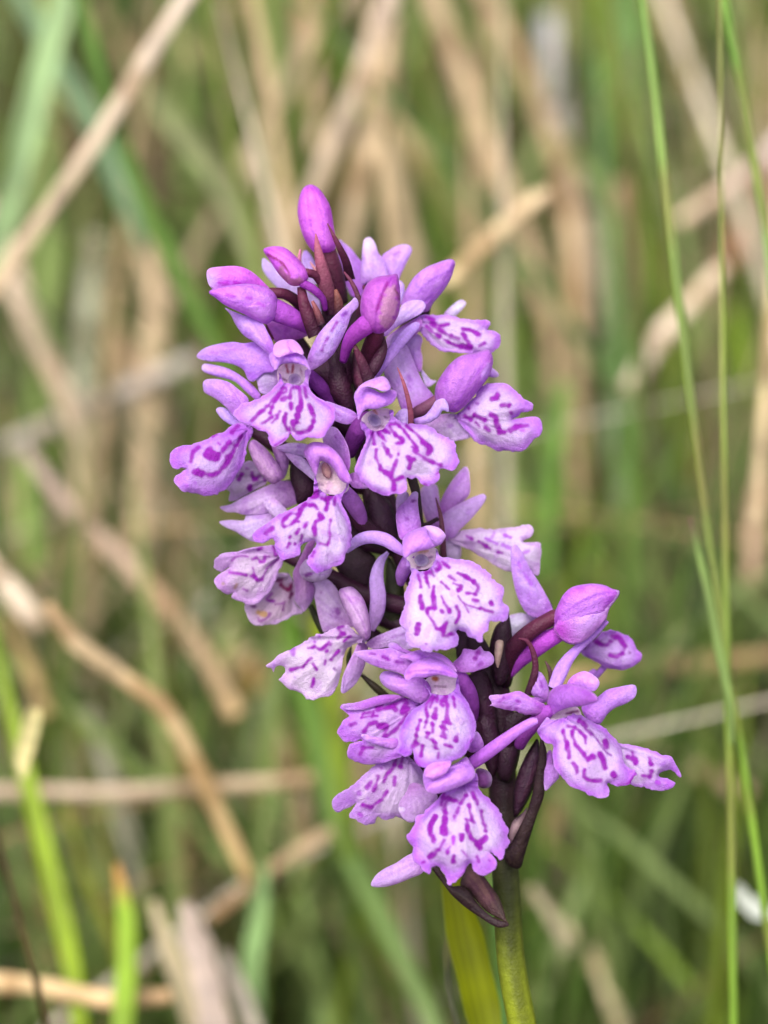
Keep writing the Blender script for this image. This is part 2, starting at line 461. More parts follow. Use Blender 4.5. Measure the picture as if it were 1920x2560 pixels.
fl = bud('A', 1170, 600, -1, "1112,122 1060,150 1030,220 1018,310 1028,400 1058,500 1100,580 1150,628 1220,640 1290,620 1302,540 1282,400 1262,290 1222,210 1170,145",
         -2, 2.4, 2.4, [(1320, 1000, -3.6, 150), (1280, 800, -2.6, 170), (1232, 620, -2.2, 150)], base=(1200, 640), vein=0.06)
bract('A', [(1275, 1090, -0.6, 100), (1240, 930, 0.2, 120), (1205, 760, 0.8, 95), (1172, 620, 1.0, 62), (1153, 485, 1.0, 10)], DK, lin((150, 78, 104)), cup=0.5)
bract('A', [(1410, 830, -1.2, 75), (1375, 690, 0.4, 62), (1330, 590, 1.2, 46), (1285, 500, 1.4, 28), (1240, 410, 1.2, 8)], DK, DR, cup=0.4)
bract('A', [(1470, 1120, 1.4, 45), (1478, 1010, 1.8, 42), (1455, 920, 1.8, 36), (1415, 840, 1.6, 28), (1362, 768, 1.4, 12)], DK, DR, cup=0.4)
bract('A', [(1040, 760, -2.5, 30), (1030, 690, -2.3, 34), (1040, 600, -2.2, 10)], DR, lin((190, 110, 150)))
bract('A', [(1215, 850, -2.6, 46), (1170, 780, -2.4, 36), (1112, 695, -2.4, 8)], DR, lin((190, 130, 140)))
bract('A', [(1330, 1090, 0.6, 80), (1320, 980, 0.9, 60), (1300, 900, 1.0, 22)], DK, lin((120, 70, 62)))

fl = bud('A', 1060, 850, 1.5, "765,610 800,585 870,578 930,592 980,630 1030,680 1078,740 1102,800 1080,842 1030,872 970,870 920,830 868,770 815,690",
         1.2, 1.7, 1.7, [(1240, 1010, -1.5, 56), (1205, 880, 0, 60), (1150, 795, 0.8, 62), (1085, 775, 1.2, 66)], base=(1080, 830), vein=0.12,
         marks=[('A', 70, "900,770 970,840 1040,840", lin((205, 140, 175)) * 0.8), ('A', 14, "790,640 900,700 970,800", lin((150, 50, 110)))])
tub(fl, 'spur', 'A', [(1225, 1050, 0.2, 40), (1205, 970, 1.0, 50), (1140, 900, 1.6, 62), (1060, 855, 1.5, 66)], SQ, SP)

fl = bud('A', 860, 1000, 1, "360,918 430,885 520,868 640,856 740,868 820,900 866,960 872,1040 850,1112 790,1156 720,1135 640,1092 560,1055 480,1015 415,965",
         [(400, 920, 3.4), (850, 1000, 1.2)], 1.5, 1.4, [(1100, 1150, -3, 80), (1030, 1010, -1.2, 84), (930, 935, 0.4, 80), (820, 925, 0.8, 80)], c0=lin((216, 150, 240)), c1=lin((205, 116, 228)), base=(860, 980), vein=0.08,
         marks=[('A', 20, "500,940 550,950", lin((190, 90, 215))), ('A', 20, "640,960 680,968", lin((190, 90, 215))), ('A', 20, "730,1000 770,1020", lin((190, 90, 215)))])
pet(fl, 'sepal', 'A', "345,775 370,742 450,730 560,725 640,745 712,792 772,850 815,905 700,900 560,895 440,905 390,897 355,850", [(400, 800, 2.6), (780, 860, 0.6)], 1.2,
    lin((224, 128, 244)), lin((212, 100, 232)), marks=[('A', 30, "440,850 500,850", lin((200, 60, 210))), ('A', 20, "550,850 590,855", lin((200, 60, 210)))], base=(800, 900), tip=(365, 830, 22, PA))
tub(fl, 'spur', 'A', [(1120, 1215, -1.5, 60), (1040, 1150, -0.5, 110), (960, 1100, 0.2, 150), (850, 1050, 0.6, 170)], SP, lin((196, 100, 222)))
bract('A', [(1160, 1240, 0.4, 130), (1105, 1110, 0.8, 110), (1065, 1000, 0.9, 84), (1045, 880, 0.8, 60)], DK, DR, cup=0.5)
bract('A', [(1200, 1160, 1.4, 60), (1165, 1070, 1.5, 50), (1128, 985, 1.4, 22)], DK, lin((130, 70, 76)))

fl = bud('B', 300, 800, 4.5, "180,590 195,510 240,430 310,390 400,376 448,368 462,400 476,500 475,600 455,690 400,770 330,812 270,800 210,740 182,660",
         4.6, 2.4, 2.2, [(220, 1150, -1.5, 150), (250, 960, 1.2, 140), (300, 800, 3.6, 120)], c0=lin((200, 110, 212)), c1=lin((182, 76, 200)), base=(300, 810), vein=0.22,
         marks=[('B', 120, "400,520 380,720", lin((205, 150, 190))), ('B', 22, "380,440 330,560 300,650", lin((160, 50, 160))), ('B', 14, "440,480 470,560", lin((140, 70, 110)))])
tub(fl, 'spur', 'B', [(52, 1015, 2.0, 56), (85, 900, 3.2, 90), (135, 820, 4.2, 125), (225, 745, 5.0, 150)], SQ, lin((188, 84, 204)))
bract('B', [(245, 1160, 3.2, 95), (190, 1020, 3.6, 70), (150, 930, 3.8, 36), (132, 870, 3.8, 8)], DK, DR, cup=0.35)
bract('B', [(230, 1150, 2.6, 60), (290, 1050, 2.8, 90), (345, 930, 2.6, 70), (350, 830, 2.4, 20)], lin((42, 15, 34)), lin((62, 23, 48)))
bract('B', [(555, 1480, 2.6, 42), (552, 1390, 3.0, 40), (530, 1280, 3.2, 34), (498, 1170, 3.2, 24), (455, 1062, 3.0, 6)], lin((96, 44, 66)), lin((130, 62, 80)), cup=0.3)
# dark maroon bracts wrapped round the axis
bractsheet('A', "1120,1500 1290,1370 1350,1290 1400,1350 1440,1450 1440,1600 1430,1700 1300,1720 1230,1640", -1.0, 1.2, lin((54, 20, 45)), DK, blob=1.0)
bractsheet('B', "-40,930 60,1000 112,1150 142,1280 140,1390 60,1390 0,1330 -80,1200", -0.6, 1.2, lin((51, 18, 40)), DK, blob=1.0)
bractsheet('A', "1440,1330 1500,1440 1540,1560 1560,1680 1500,1700 1450,1640 1420,1500", 0.2, 1.0, lin((84, 34, 60)), DK, blob=0.8)
bractsheet('C', "980,690 1050,740 1140,830 1150,900 1100,980 1020,1010 1000,930 960,800", -2.6, 0.6, lin((46, 18, 39)), DK, blob=0.6)
bractsheet('C', "1500,860 1600,900 1680,1000 1700,1200 1640,1300 1560,1280 1520,1100", -3.0, 0.9, lin((45, 17, 39)), DK, blob=0.8)
bractsheet('E', "250,420 330,460 400,520 440,640 450,800 420,900 330,800 260,700 220,560", -2.6, 0.8, lin((46, 20, 42)), DK, blob=0.7)
bractsheet('E', "-20,760 100,800 240,880 300,960 260,1120 200,1160 80,1120 0,1000 -60,900", -4.4, 0.8, lin((44, 24, 36)), lin((39, 23, 31)), blob=0.7)
bractsheet('E', "380,930 450,1000 500,1120 510,1260 490,1420 400,1440 340,1360 360,1150", -5.0, 0.8, lin((40, 42, 20)), lin((40, 40, 24)), blob=0.7)
bract('E', [(760, 640, -2.4, 30), (640, 690, -1.0, 40), (615, 560, -0.6, 44), (590, 440, -0.6, 66), (555, 320, -1.0, 70)], DK, lin((44, 34, 30)), cup=0.4)
bract('E', [(800, 930, -1.8, 42), (790, 770, -1.0, 40), (775, 620, -0.8, 30), (738, 485, -1.0, 8)], lin((62, 31, 46)), lin((84, 40, 60)), cup=0.3)
bract('M', [(1290, 1100, -5.5, 76), (1230, 980, -5.4, 80), (1140, 800, -5.4, 60)], lin((40, 42, 22)), lin((40, 40, 24)))
bract('G', [(970, 1020, -3.5, 60), (880, 940, -3.2, 56), (780, 850, -3.2, 24)], lin((40, 35, 20)), lin((39, 31, 23)))
bract('G', [(700, 820, -3.6, 50), (690, 720, -3.5, 40), (705, 640, -3.5, 10)], lin((46, 51, 23)), lin((46, 46, 26)))

# ---- flower beside the stem, upper left of the middle
fl = flower('flower', 'A', 980, 1540, 2.6)
pet(fl, 'sepal', 'A', "480,1035 540,1060 620,1090 700,1110 760,1150 800,1220 838,1300 850,1400 770,1350 700,1290 620,1240 560,1160 525,1090", [(500, 1050, 0.4), (830, 1340, 2.2)], 0.7, lin((206, 160, 242)), lin((186, 124, 232)), base=(850, 1400))
pet(fl, 'sepal', 'A', "272,1398 320,1340 420,1305 540,1288 620,1298 700,1288 780,1318 850,1370 850,1500 770,1520 740,1545 690,1582 650,1565 620,1500 560,1462 470,1440 350,1430", [(300, 1390, -2.0), (830, 1400, 0.4)], 0.9, lin((204, 158, 244)), lin((186, 122, 236)), base=(850, 1420), marks=[('A', 16, "380,1365 420,1372", lin((178, 110, 222))), ('A', 14, "520,1345 580,1350", lin((180, 116, 224)))])
pet(fl, 'petal', 'A', "700,1500 790,1450 880,1480 900,1560 880,1640 800,1680 740,1660 720,1590", -0.4, 0.6, GP, PE)
pet(fl, 'sepal', 'A', "1092,1410 1130,1310 1180,1220 1260,1130 1340,1050 1410,990 1442,958 1467,985 1467,1030 1422,1082 1390,1170 1350,1260 1290,1370 1220,1440 1140,1492 1100,1490",
    [(1110, 1450, 3.0), (1440, 1000, 4.2)], 0.8, lin((202, 174, 238)), lin((190, 140, 226)), marks=[('A', 26, "1195,1350 1225,1285 1245,1250"), ('A', 24, "1268,1205 1310,1140"), ('A', 22, "1350,1092 1382,1070", lin((150, 80, 190)))], base=(1090, 1490), vein=0.06)
tub(fl, 'spur', 'C', [(1340, 300, -1.8, 60), (1250, 220, -0.8, 90), (1180, 130, 0.4, 110), (1090, 50, 1.2, 110)], lin((112, 40, 128)), lin((150, 70, 178)))
pet(fl, 'throat', 'A', "880,1480 940,1440 1020,1440 1090,1470 1108,1540 1090,1610 1040,1650 960,1650 900,1620 868,1550", 2.8, -0.4, TH, lin((226, 186, 220)), th=0.3,
    marks=[('A', 16, "935,1460 947,1510", RD), ('A', 16, "986,1460 980,1510", RD), ('A', 12, "905,1560 935,1575", lin((110, 60, 110))), ('A', 12, "1040,1490 1055,1530", lin((170, 110, 150)))], h=4)
pet(fl, 'spur_mouth', 'A', "955,1545 1000,1520 1040,1545 1045,1590 1000,1615 960,1600", 2.95, -0.4, lin((150, 118, 176)), lin((196, 166, 210)), h=4)  # darker middle paints the shade inside the spur opening
lip(fl, 'C', "868,20 880,90 850,140 800,188 700,232 610,262 560,308 543,345 590,392 660,430 740,460 785,470 800,500 808,560 840,587 880,572 930,530 962,490 972,498 1000,537 1025,542 1080,515 1150,518 1210,512 1248,470 1277,420 1294,350 1282,290 1222,248 1160,212 1118,165 1105,100 1112,20 1080,20 1075,90 1040,130 980,125 915,110 900,60",
    [(980, 60, 3.3), (940, 560, 6.8)], 1.3,
    [('C', 30, "900,150 930,145 935,175 880,190"), ('C', 32, "915,150 850,220 790,290 720,350 680,390"), ('C', 30, "885,200 840,260 815,330"), ('C', 40, "930,215 910,235"), ('C', 28, "830,365 790,390 755,410"),
     ('C', 28, "885,325 865,350"), ('C', 26, "865,370 830,405"), ('C', 26, "970,265 972,305"), ('C', 34, "960,215 975,150 1030,150 1040,220 1045,290 1020,370"), ('C', 44, "1030,300 1015,400"), ('C', 30, "1070,150 1085,215"),
     ('C', 34, "1100,270 1130,330 1135,400 1100,460 1050,478 1000,465 985,400"), ('C', 26, "930,345 920,400 945,455"), ('C', 16, "960,440 965,490"), ('C', 12, "690,430 740,455"), ('C', 12, "850,575 930,520")],
    (980, 60), white=0.55)
pet(fl, 'hood', 'A', "805,1400 815,1375 850,1350 930,1345 1020,1360 1075,1400 1100,1450 1112,1500 1080,1470 1020,1450 960,1446 900,1455 860,1495 830,1470", [(950, 1380, 4.4), (950, 1480, 5.4)], 0.9, lin((204, 146, 240)), lin((164, 92, 212)), h=4.5, base=(950, 1330))
pet(fl, 'hood', 'A', "838,1365 845,1310 885,1278 940,1268 990,1272 1030,1305 1058,1350 1062,1385 1010,1370 940,1385 890,1402 855,1395", [(950, 1290, 4.2), (950, 1390, 6.0)], 0.9, lin((226, 164, 244)), lin((214, 148, 236)), h=4.5, base=(950, 1265), vein=0.04)

# back bud and pieces behind the first flower
fl = flower('flower_bud', 'A', 930, 1180, -4.5)
pet(fl, 'petal', 'A', "785,1150 850,1130 930,1130 1020,1165 1112,1222 1050,1262 940,1290 860,1290 805,1215", -3.4, 1.0, lin((204, 130, 226)), lin((196, 104, 214)), blob=1.0, base=(930, 1160), marks=[('A', 10, "925,1140 925,1270", lin((180, 80, 200)))])
bract('A', [(840, 1270, -1.9, 20), (805, 1210, -1.8, 24), (782, 1148, -1.8, 8)], DR, DR)
fl = flower('flower', 'A', 1180, 1000, -6.5)
rib(fl, 'sepal', 'A', [(1220, 1060, -6, 90), (1050, 950, -6, 110), (900, 840, -6, 110), (800, 740, -6, 84), (765, 670, -6, 20)], PA, lin((206, 180, 240)))
rib(fl, 'sepal', 'A', [(1160, 860, -6, 100), (1110, 740, -6, 100), (1085, 660, -6, 76), (1075, 612, -6, 24)], PA, lin((190, 150, 232)))

# ---- two left-hand flowers below
fl = flower('flower', 'C', 650, 440, -2.4)
pet(fl, 'sepal', 'C', "308,0 330,-32 420,-20 520,10 620,72 692,132 745,200 720,240 640,180 560,105 480,78 400,58 325,30", [(320, 0, -2.2), (730, 200, -1.0)], 0.6, lin((204, 150, 240)), lin((178, 108, 226)), base=(740, 220), tip=(315, 0, 14, PA))
pet(fl, 'sepal', 'C', "318,112 345,85 420,82 510,105 590,165 650,220 650,270 600,330 545,352 495,297 412,228 352,196 325,172", [(330, 130, -1.0), (620, 260, 0.2)], 0.8, lin((204, 152, 238)), lin((184, 118, 226)), base=(640, 320))
pet(fl, 'sepal', 'C', "414,310 440,290 490,300 535,335 590,390 610,430 540,428 470,387 430,342", -1.2, 0.4, lin((200, 168, 244)), lin((190, 150, 240)))
lip(fl, 'C', "600,405 530,432 450,478 380,508 290,543 200,570 120,590 85,620 73,660 78,722 110,747 150,737 215,745 170,770 110,803 98,840 130,872 190,917 280,932 350,950 430,932 500,882 560,812 610,730 640,640 655,560 675,500 690,460 660,420",
    [(640, 450, -0.2), (100, 740, 1.4)], 1.0,
    [('C', 34, "580,432 535,470"), ('C', 18, "420,490 390,505"), ('C', 30, "603,498 570,570"), ('C', 36, "520,550 465,608"), ('C', 22, "430,555 445,565"), ('C', 42, "375,595 345,645 400,670 425,640"), ('C', 60, "395,640 405,650"), ('C', 34, "285,588 245,620 228,690"),
     ('C', 34, "555,580 525,650 480,720 410,790 330,785 250,765"), ('C', 44, "520,640 500,665"), ('C', 50, "310,780 280,770"), ('C', 28, "195,870 196,874", lin((180, 100, 215))), ('C', 24, "260,850 262,854", lin((180, 110, 215)))],
    (650, 450), c0=lin((222, 200, 244)), white=0.9)
pet(fl, 'hood', 'C', "652,575 690,530 745,560 800,612 860,690 902,760 915,812 870,850 832,858 790,830 735,770 685,680", 0.0, 1.3, lin((206, 160, 216)), lin((180, 120, 200)), blob=1.0, base=(880, 840))
pet(fl, 'petal', 'C', "830,570 930,600 955,700 930,800 895,820 870,720", -1.4, 0.8, lin((196, 150, 214)), lin((170, 110, 190)), blob=0.8)
pet(fl, 'petal', 'C', "860,590 960,555 1070,560 1120,585 1090,660 1060,665 980,640 900,615", -0.2, 0.5, PA, lin((200, 168, 232)), marks=[('C', 18, "1020,575 1030,577", lin((160, 90, 190)))])
pet(fl, 'petal', 'C', "930,630 1060,665 1120,740 1170,800 1150,840 1060,770 990,712", 0.4, 0.4, PA, lin((196, 160, 228)))

fl = flower('flower', 'C', 960, 900, -5.0)
lip(fl, 'C', "615,705 695,692 760,735 800,800 790,860 720,900 640,935 560,985 505,985 520,920 485,890 560,805", -3.4, 0.7,
    [('C', 30, "610,785 585,825"), ('C', 32, "680,780 700,820 740,800"), ('C', 30, "690,830 720,835"), ('C', 40, "665,880 668,895"), ('C', 20, "770,820 775,830"), ('C', 20, "640,740 660,745", lin((180, 110, 200)))], (860, 800), c0=lin((226, 210, 236)), c1=lin((210, 180, 230)), rough=4)
pet(fl, 'petal', 'C', "443,1030 520,1010 600,965 700,915 800,868 900,835 985,850 1030,980 960,1030 870,1050 790,1080 640,1090 560,1070 490,1067", [(450, 1030, -2.6), (950, 900, -3.2)], 0.9, lin((206, 176, 226)), lin((188, 146, 214)), base=(980, 900), marks=[('C', 18, "880,890 930,900", lin((176, 120, 196))), ('C', 14, "850,920 870,940", lin((176, 120, 196)))])
pet(fl, 'petal', 'C', "438,1140 520,1125 620,1128 640,1088 740,1085 880,1070 900,1130 800,1200 740,1270 690,1285 630,1258 560,1212 490,1182", -3.0, 0.7, lin((208, 188, 232)), lin((192, 160, 220)), base=(860, 1100))
pet(fl, 'sepal', 'C', "760,985 800,950 860,970 930,1040 960,1090 880,1120 820,1080", -1.4, 0.6, lin((206, 180, 228)), lin((196, 160, 220)))

# ---- flower right of it, in front of the stem
fl = flower('flower', 'B', 300, 1450, 3.0)
pet(fl, 'sepal', 'C', "1225,250 1330,278 1420,313 1462,350 1455,395 1390,418 1320,402 1280,372", 1.0, 0.6, lin((206, 160, 240)), lin((186, 120, 224)), marks=[('C', 10, "1300,330 1330,350", lin((150, 60, 180)))], base=(1480, 380))
pet(fl, 'sepal', 'B', "575,1445 650,1420 700,1370 740,1310 800,1293 832,1340 833,1392 790,1382 760,1430 690,1472 600,1485", 1.6, 0.6, lin((206, 176, 242)), lin((190, 150, 232)), base=(560, 1480))
pet(fl, 'sepal', 'B', "425,1450 470,1380 530,1375 540,1470 520,1540 440,1530", 1.6, 0.4, lin((210, 178, 244)), lin((196, 160, 236)))
tub(fl, 'spur', 'C', [(1400, 640, -1.0, 90), (1430, 540, 0, 130), (1480, 450, 1, 150), (1530, 380, 1.6, 120)], lin((126, 50, 140)), lin((150, 70, 170)))
pet(fl, 'throat', 'B', "190,1440 240,1390 320,1365 400,1375 425,1450 415,1520 340,1550 250,1545 190,1510", 3.0, -0.4, TH, lin((232, 206, 224)), h=4,
    marks=[('B', 20, "285,1380 300,1400", lin((190, 120, 110))), ('B', 16, "365,1425 372,1432", lin((90, 50, 90))), ('B', 16, "405,1415 408,1420", lin((90, 50, 90))), ('B', 10, "330,1500 360,1500", lin((150, 90, 150)))])
pet(fl, 'spur_mouth', 'B', "235,1435 270,1405 310,1420 335,1460 320,1495 280,1500 250,1475", 3.15, -0.4, lin((150, 126, 182)), lin((186, 160, 204)), h=4)  # shade of the hole put into the disc's darker centre colour
lip(fl, 'E', "180,-80 190,-30 222,20 215,90 180,160 155,220 148,290 183,352 220,402 270,442 330,462 390,473 440,467 490,452 525,420 524,372 532,338 560,352 592,343 612,362 650,392 690,407 730,387 762,345 764,290 790,275 860,287 902,250 917,210 897,140 882,80 830,48 770,8 700,-42 600,-62 500,-75 430,-110 420,-160 395,-150 400,-90 340,-20 260,-15 215,-60",
    [(300, -60, 3.4), (380, 460, 6.8)], 1.4,
    [('E', 32, "265,10 285,85"), ('E', 30, "370,70 320,10 335,-20 395,5"), ('E', 40, "350,85 375,140 400,180"), ('E', 34, "295,135 305,210 340,275 400,310 430,265 450,210"), ('E', 36, "400,310 425,370 425,420"), ('E', 28, "425,365 490,330"),
     ('E', 40, "530,185 550,225 545,262"), ('E', 30, "545,205 580,205"), ('E', 26, "440,-60 400,-45 440,20 490,55 490,80 445,85"), ('E', 22, "440,-70 520,10 600,120"), ('E', 22, "520,-50 620,40 690,110"), ('E', 40, "650,75 695,120 680,165"), ('E', 18, "560,110 610,140"), ('E', 30, "575,140 660,195 720,220"), ('E', 28, "720,225 780,242"), ('E', 16, "462,160 463,170"), ('E', 14, "655,385 670,392"), ('E', 14, "745,310 760,300")],
    (300, -80), white=0.5)
pet(fl, 'hood', 'B', "133,1280 150,1232 200,1205 270,1220 340,1250 400,1225 447,1240 452,1270 430,1312 390,1342 330,1362 280,1372 230,1372 190,1402 165,1450 150,1360", [(290, 1240, 4.4), (290, 1360, 5.6)], 1.0, lin((206, 146, 238)), lin((170, 92, 212)), h=4.5, base=(180, 1400))
pet(fl, 'hood', 'B', "145,1262 165,1210 215,1170 270,1148 330,1128 372,1140 402,1190 405,1222 350,1240 280,1215 220,1205 175,1235", [(280, 1150, 4.6), (280, 1220, 6.2)], 0.8, lin((222, 168, 246)), lin((196, 132, 232)), h=4.5, base=(180, 1260))

# ---- flowers at the back of the top right
fl = flower('flower', 'B', 200, 460, -7)
pet(fl, 'petal', 'B', "20,120 60,140 110,180 155,240 190,285 210,400 200,520 120,540 60,420 20,280", -6.5, 0.6, lin((208, 150, 242)), lin((190, 120, 232)), base=(160, 520))
pet(fl, 'petal', 'B', "200,150 212,112 250,98 288,138 312,210 342,250 372,320 385,420 270,430 185,430 190,250", -5.6, 0.7, lin((220, 190, 246)), lin((200, 150, 238)), tip=(240, 140, 22, lin((240, 226, 250))), base=(280, 450))
pet(fl, 'petal', 'B', "335,260 400,190 480,153 545,160 562,200 522,290 482,370 460,420 380,430", -6.4, 0.5, lin((212, 170, 244)), lin((190, 130, 232)), marks=[('B', 14, "430,230 470,205", lin((176, 100, 220)))], base=(390, 440))
pet(fl, 'petal', 'B', "465,420 500,440 510,500 495,570 460,600 450,480", -5.0, 0.4, lin((204, 176, 244)), lin((196, 160, 238)))
bract('B', [(220, 500, -4, 20), (208, 470, -4, 26), (205, 452, -4, 10)], DR, DR)

fl = flower('flower', 'B', 640, 660, -4.4)
pet(fl, 'hood', 'B', "480,600 492,550 522,480 572,400 652,330 742,290 840,260 882,280 872,340 842,420 782,512 722,582 682,645 600,650 520,640", [(520, 600, -4), (860, 290, -2.6)], 1.4, lin((210, 150, 240)), lin((188, 110, 226)), blob=0.8, base=(560, 650), marks=[('B', 10, "600,520 700,420 860,340", lin((180, 108, 222)))], vein=0.14)
pet(fl, 'sepal', 'B', "345,815 400,740 450,660 500,590 570,563 642,570 664,610 632,660 560,702 480,745 405,803 370,835", [(370, 800, -1.0), (640, 600, -2.0)], 0.7, lin((214, 184, 244)), lin((198, 154, 236)), base=(350, 830))
pet(fl, 'sepal', 'B', "800,665 900,570 952,568 958,605 870,690", -5.4, 0.3, lin((226, 214, 246)), lin((214, 196, 242)))
rib(fl, 'sepal', 'B', [(285, 1145, 1.0, 40), (345, 1050, 1.4, 66), (430, 930, 1.2, 80), (520, 820, 0.4, 84), (590, 755, -0.6, 60), (618, 740, -0.8, 20)], lin((196, 140, 234)), lin((208, 172, 244)), cup=0.3)
pet(fl, 'petal', 'B', "370,850 420,800 520,740 620,690 640,760 560,850 450,930 380,920", -2.4, 0.8, lin((206, 170, 236)), lin((184, 110, 214)))
lip(fl, 'B', "600,690 650,668 720,668 800,673 880,680 960,700 1040,715 1112,710 1140,740 1112,782 1060,786 1130,790 1190,800 1222,830 1218,880 1192,922 1120,962 1040,960 940,957 830,947 740,917 680,872 640,820 610,770", [(640, 710, -3.2), (1180, 850, -1.6)], 1.1,
    [('B', 28, "665,690 720,715"), ('B', 22, "715,728 770,750 835,745"), ('B', 34, "665,760 720,800 770,830"), ('B', 34, "710,740 780,795 850,830 910,852"), ('B', 28, "808,860 860,888 930,908"), ('B', 44, "930,905 1000,908"), ('B', 36, "990,900 965,860 940,815"), ('B', 30, "938,780 1000,785 1060,822"), ('B', 34, "1060,905 1100,885")],
    (600, 720), white=0.7)

fl = flower('flower', 'B', 600, 1380, -4.5)
pet(fl, 'petal', 'B', "400,930 480,895 525,900 562,980 602,1080 652,1180 728,1290 660,1370 560,1400 490,1380 450,1280 400,1200 360,1120 360,1040", -2.6, 0.9, lin((208, 170, 238)), lin((190, 134, 224)), base=(620, 1400), marks=[('B', 24, "540,1130 550,1150", lin((180, 120, 215)))])
pet(fl, 'petal', 'B', "520,890 590,815 642,850 628,920 642,1000 632,1090 600,1080 560,990", -3.4, 0.6, lin((200, 158, 234)), lin((182, 124, 220)))
pet(fl, 'petal', 'B', "625,1075 645,1085 700,1150 745,1163 690,1205 660,1190", -3.6, 0.3, lin((214, 190, 246)), lin((206, 180, 240)))
fl = flower('flower', 'B', 820, 1380, -1.6, ('B', [(520, 1480, -2.6, 80), (590, 1405, -1.8, 92), (660, 1365, -1.4, 96), (760, 1300, -1.4, 90)]), DK, lin((110, 60, 90)))
pet(fl, 'hood', 'B', "733,1290 738,1200 780,1120 840,1040 920,978 1040,950 1130,930 1162,990 1157,1060 1132,1130 1070,1212 1000,1302 930,1372 880,1397 820,1382 760,1332", [(800, 1330, -0.6), (1120, 990, 0.4)], 1.9, lin((196, 126, 226)), lin((168, 82, 196)), blob=1.2, base=(830, 1390), vein=0.3, marks=[('B', 16, "880,1350 980,1200 1080,1060", lin((178, 100, 214))), ('B', 40, "1080,1160 1130,1050", lin((208, 160, 240)))])
pet(fl, 'sepal', 'B', "1110,1060 1150,1060 1205,1108 1192,1135 1130,1128", -2, 0.3, lin((206, 160, 240)), lin((190, 140, 230)))
pet(fl, 'petal', 'B', "560,1495 680,1440 760,1410 900,1410 970,1500 1000,1575 900,1605 830,1605 740,1535 640,1500", -1.8, 0.7, lin((206, 180, 228)), lin((188, 150, 212)), marks=[('B', 22, "840,1500 860,1490", lin((180, 130, 206)))])
lip(fl, 'B', "880,1440 940,1368 1000,1308 1060,1228 1110,1183 1180,1173 1252,1178 1322,1228 1382,1288 1442,1328 1458,1360 1432,1388 1380,1392 1340,1432 1300,1452 1360,1441 1440,1428 1502,1433 1532,1480 1522,1550 1472,1602 1425,1650 1400,1672 1360,1690 1270,1681 1180,1671 1100,1641 1020,1600 970,1540", [(930, 1420, -1.6), (1450, 1420, -0.2)], 1.2,
    [('B', 30, "950,1418 1000,1450"), ('B', 22, "1035,1470 1060,1500"), ('B', 36, "1030,1420 1100,1452"), ('B', 40, "1150,1300 1200,1272"), ('B', 34, "1185,1290 1190,1260"), ('B', 40, "1150,1408 1185,1430 1190,1480 1210,1545"), ('B', 36, "1215,1545 1245,1545"), ('B', 36, "1225,1345 1275,1345"), ('B', 28, "1295,1395 1300,1402"), ('B', 44, "1290,1530 1330,1500"), ('B', 34, "1330,1500 1420,1490"), ('B', 34, "1105,1512 1135,1532"), ('B', 24, "980,1360 985,1365"), ('B', 22, "1035,1328 1050,1330", lin((160, 90, 190))), ('B', 22, "1370,1528 1390,1530", lin((190, 110, 225)))],
    (900, 1440), white=0.7)

# ---- flower left of centre
fl = flower('flower', 'C', 1240, 850, 3.0)
tub(fl, 'spur', 'C', [(1500, 1200, -1.2, 70), (1480, 1100, -0.4, 110), (1430, 1000, 0.6, 130), (1370, 920, 1.6, 110)], lin((160, 90, 180)), lin((186, 122, 212)))
pet(fl, 'sepal', 'C', "1205,480 1250,438 1305,443 1352,500 1392,580 1410,680 1402,755 1375,760 1320,690 1260,610 1212,560", [(1280, 450, 0.4), (1390, 720, 2.4)], 0.9, lin((200, 144, 228)), lin((180, 108, 212)), marks=[('C', 14, "1300,510 1303,514", lin((150, 60, 180)))], base=(1400, 760))
pet(fl, 'sepal', 'C', "1395,800 1460,775 1515,860 1540,890 1430,885", 1.2, 0.5, lin((196, 134, 224)), lin((180, 104, 212)))
pet(fl, 'throat', 'C', "1155,790 1190,700 1260,690 1330,780 1395,850 1390,910 1320,940 1220,930 1150,890 1140,840", 2.8, -0.4, lin((242, 216, 226)), lin((214, 186, 212)), h=4, marks=[('C', 12, "1170,860 1210,865", lin((120, 70, 130))), ('C', 12, "1230,905 1245,920", lin((120, 70, 130)))])
pet(fl, 'column', 'C', "1200,715 1230,700 1262,740 1272,790 1250,820 1215,800 1198,760", 2.9, 0.25, lin((206, 160, 160)), lin((186, 126, 140)), blob=0.3, h=4)
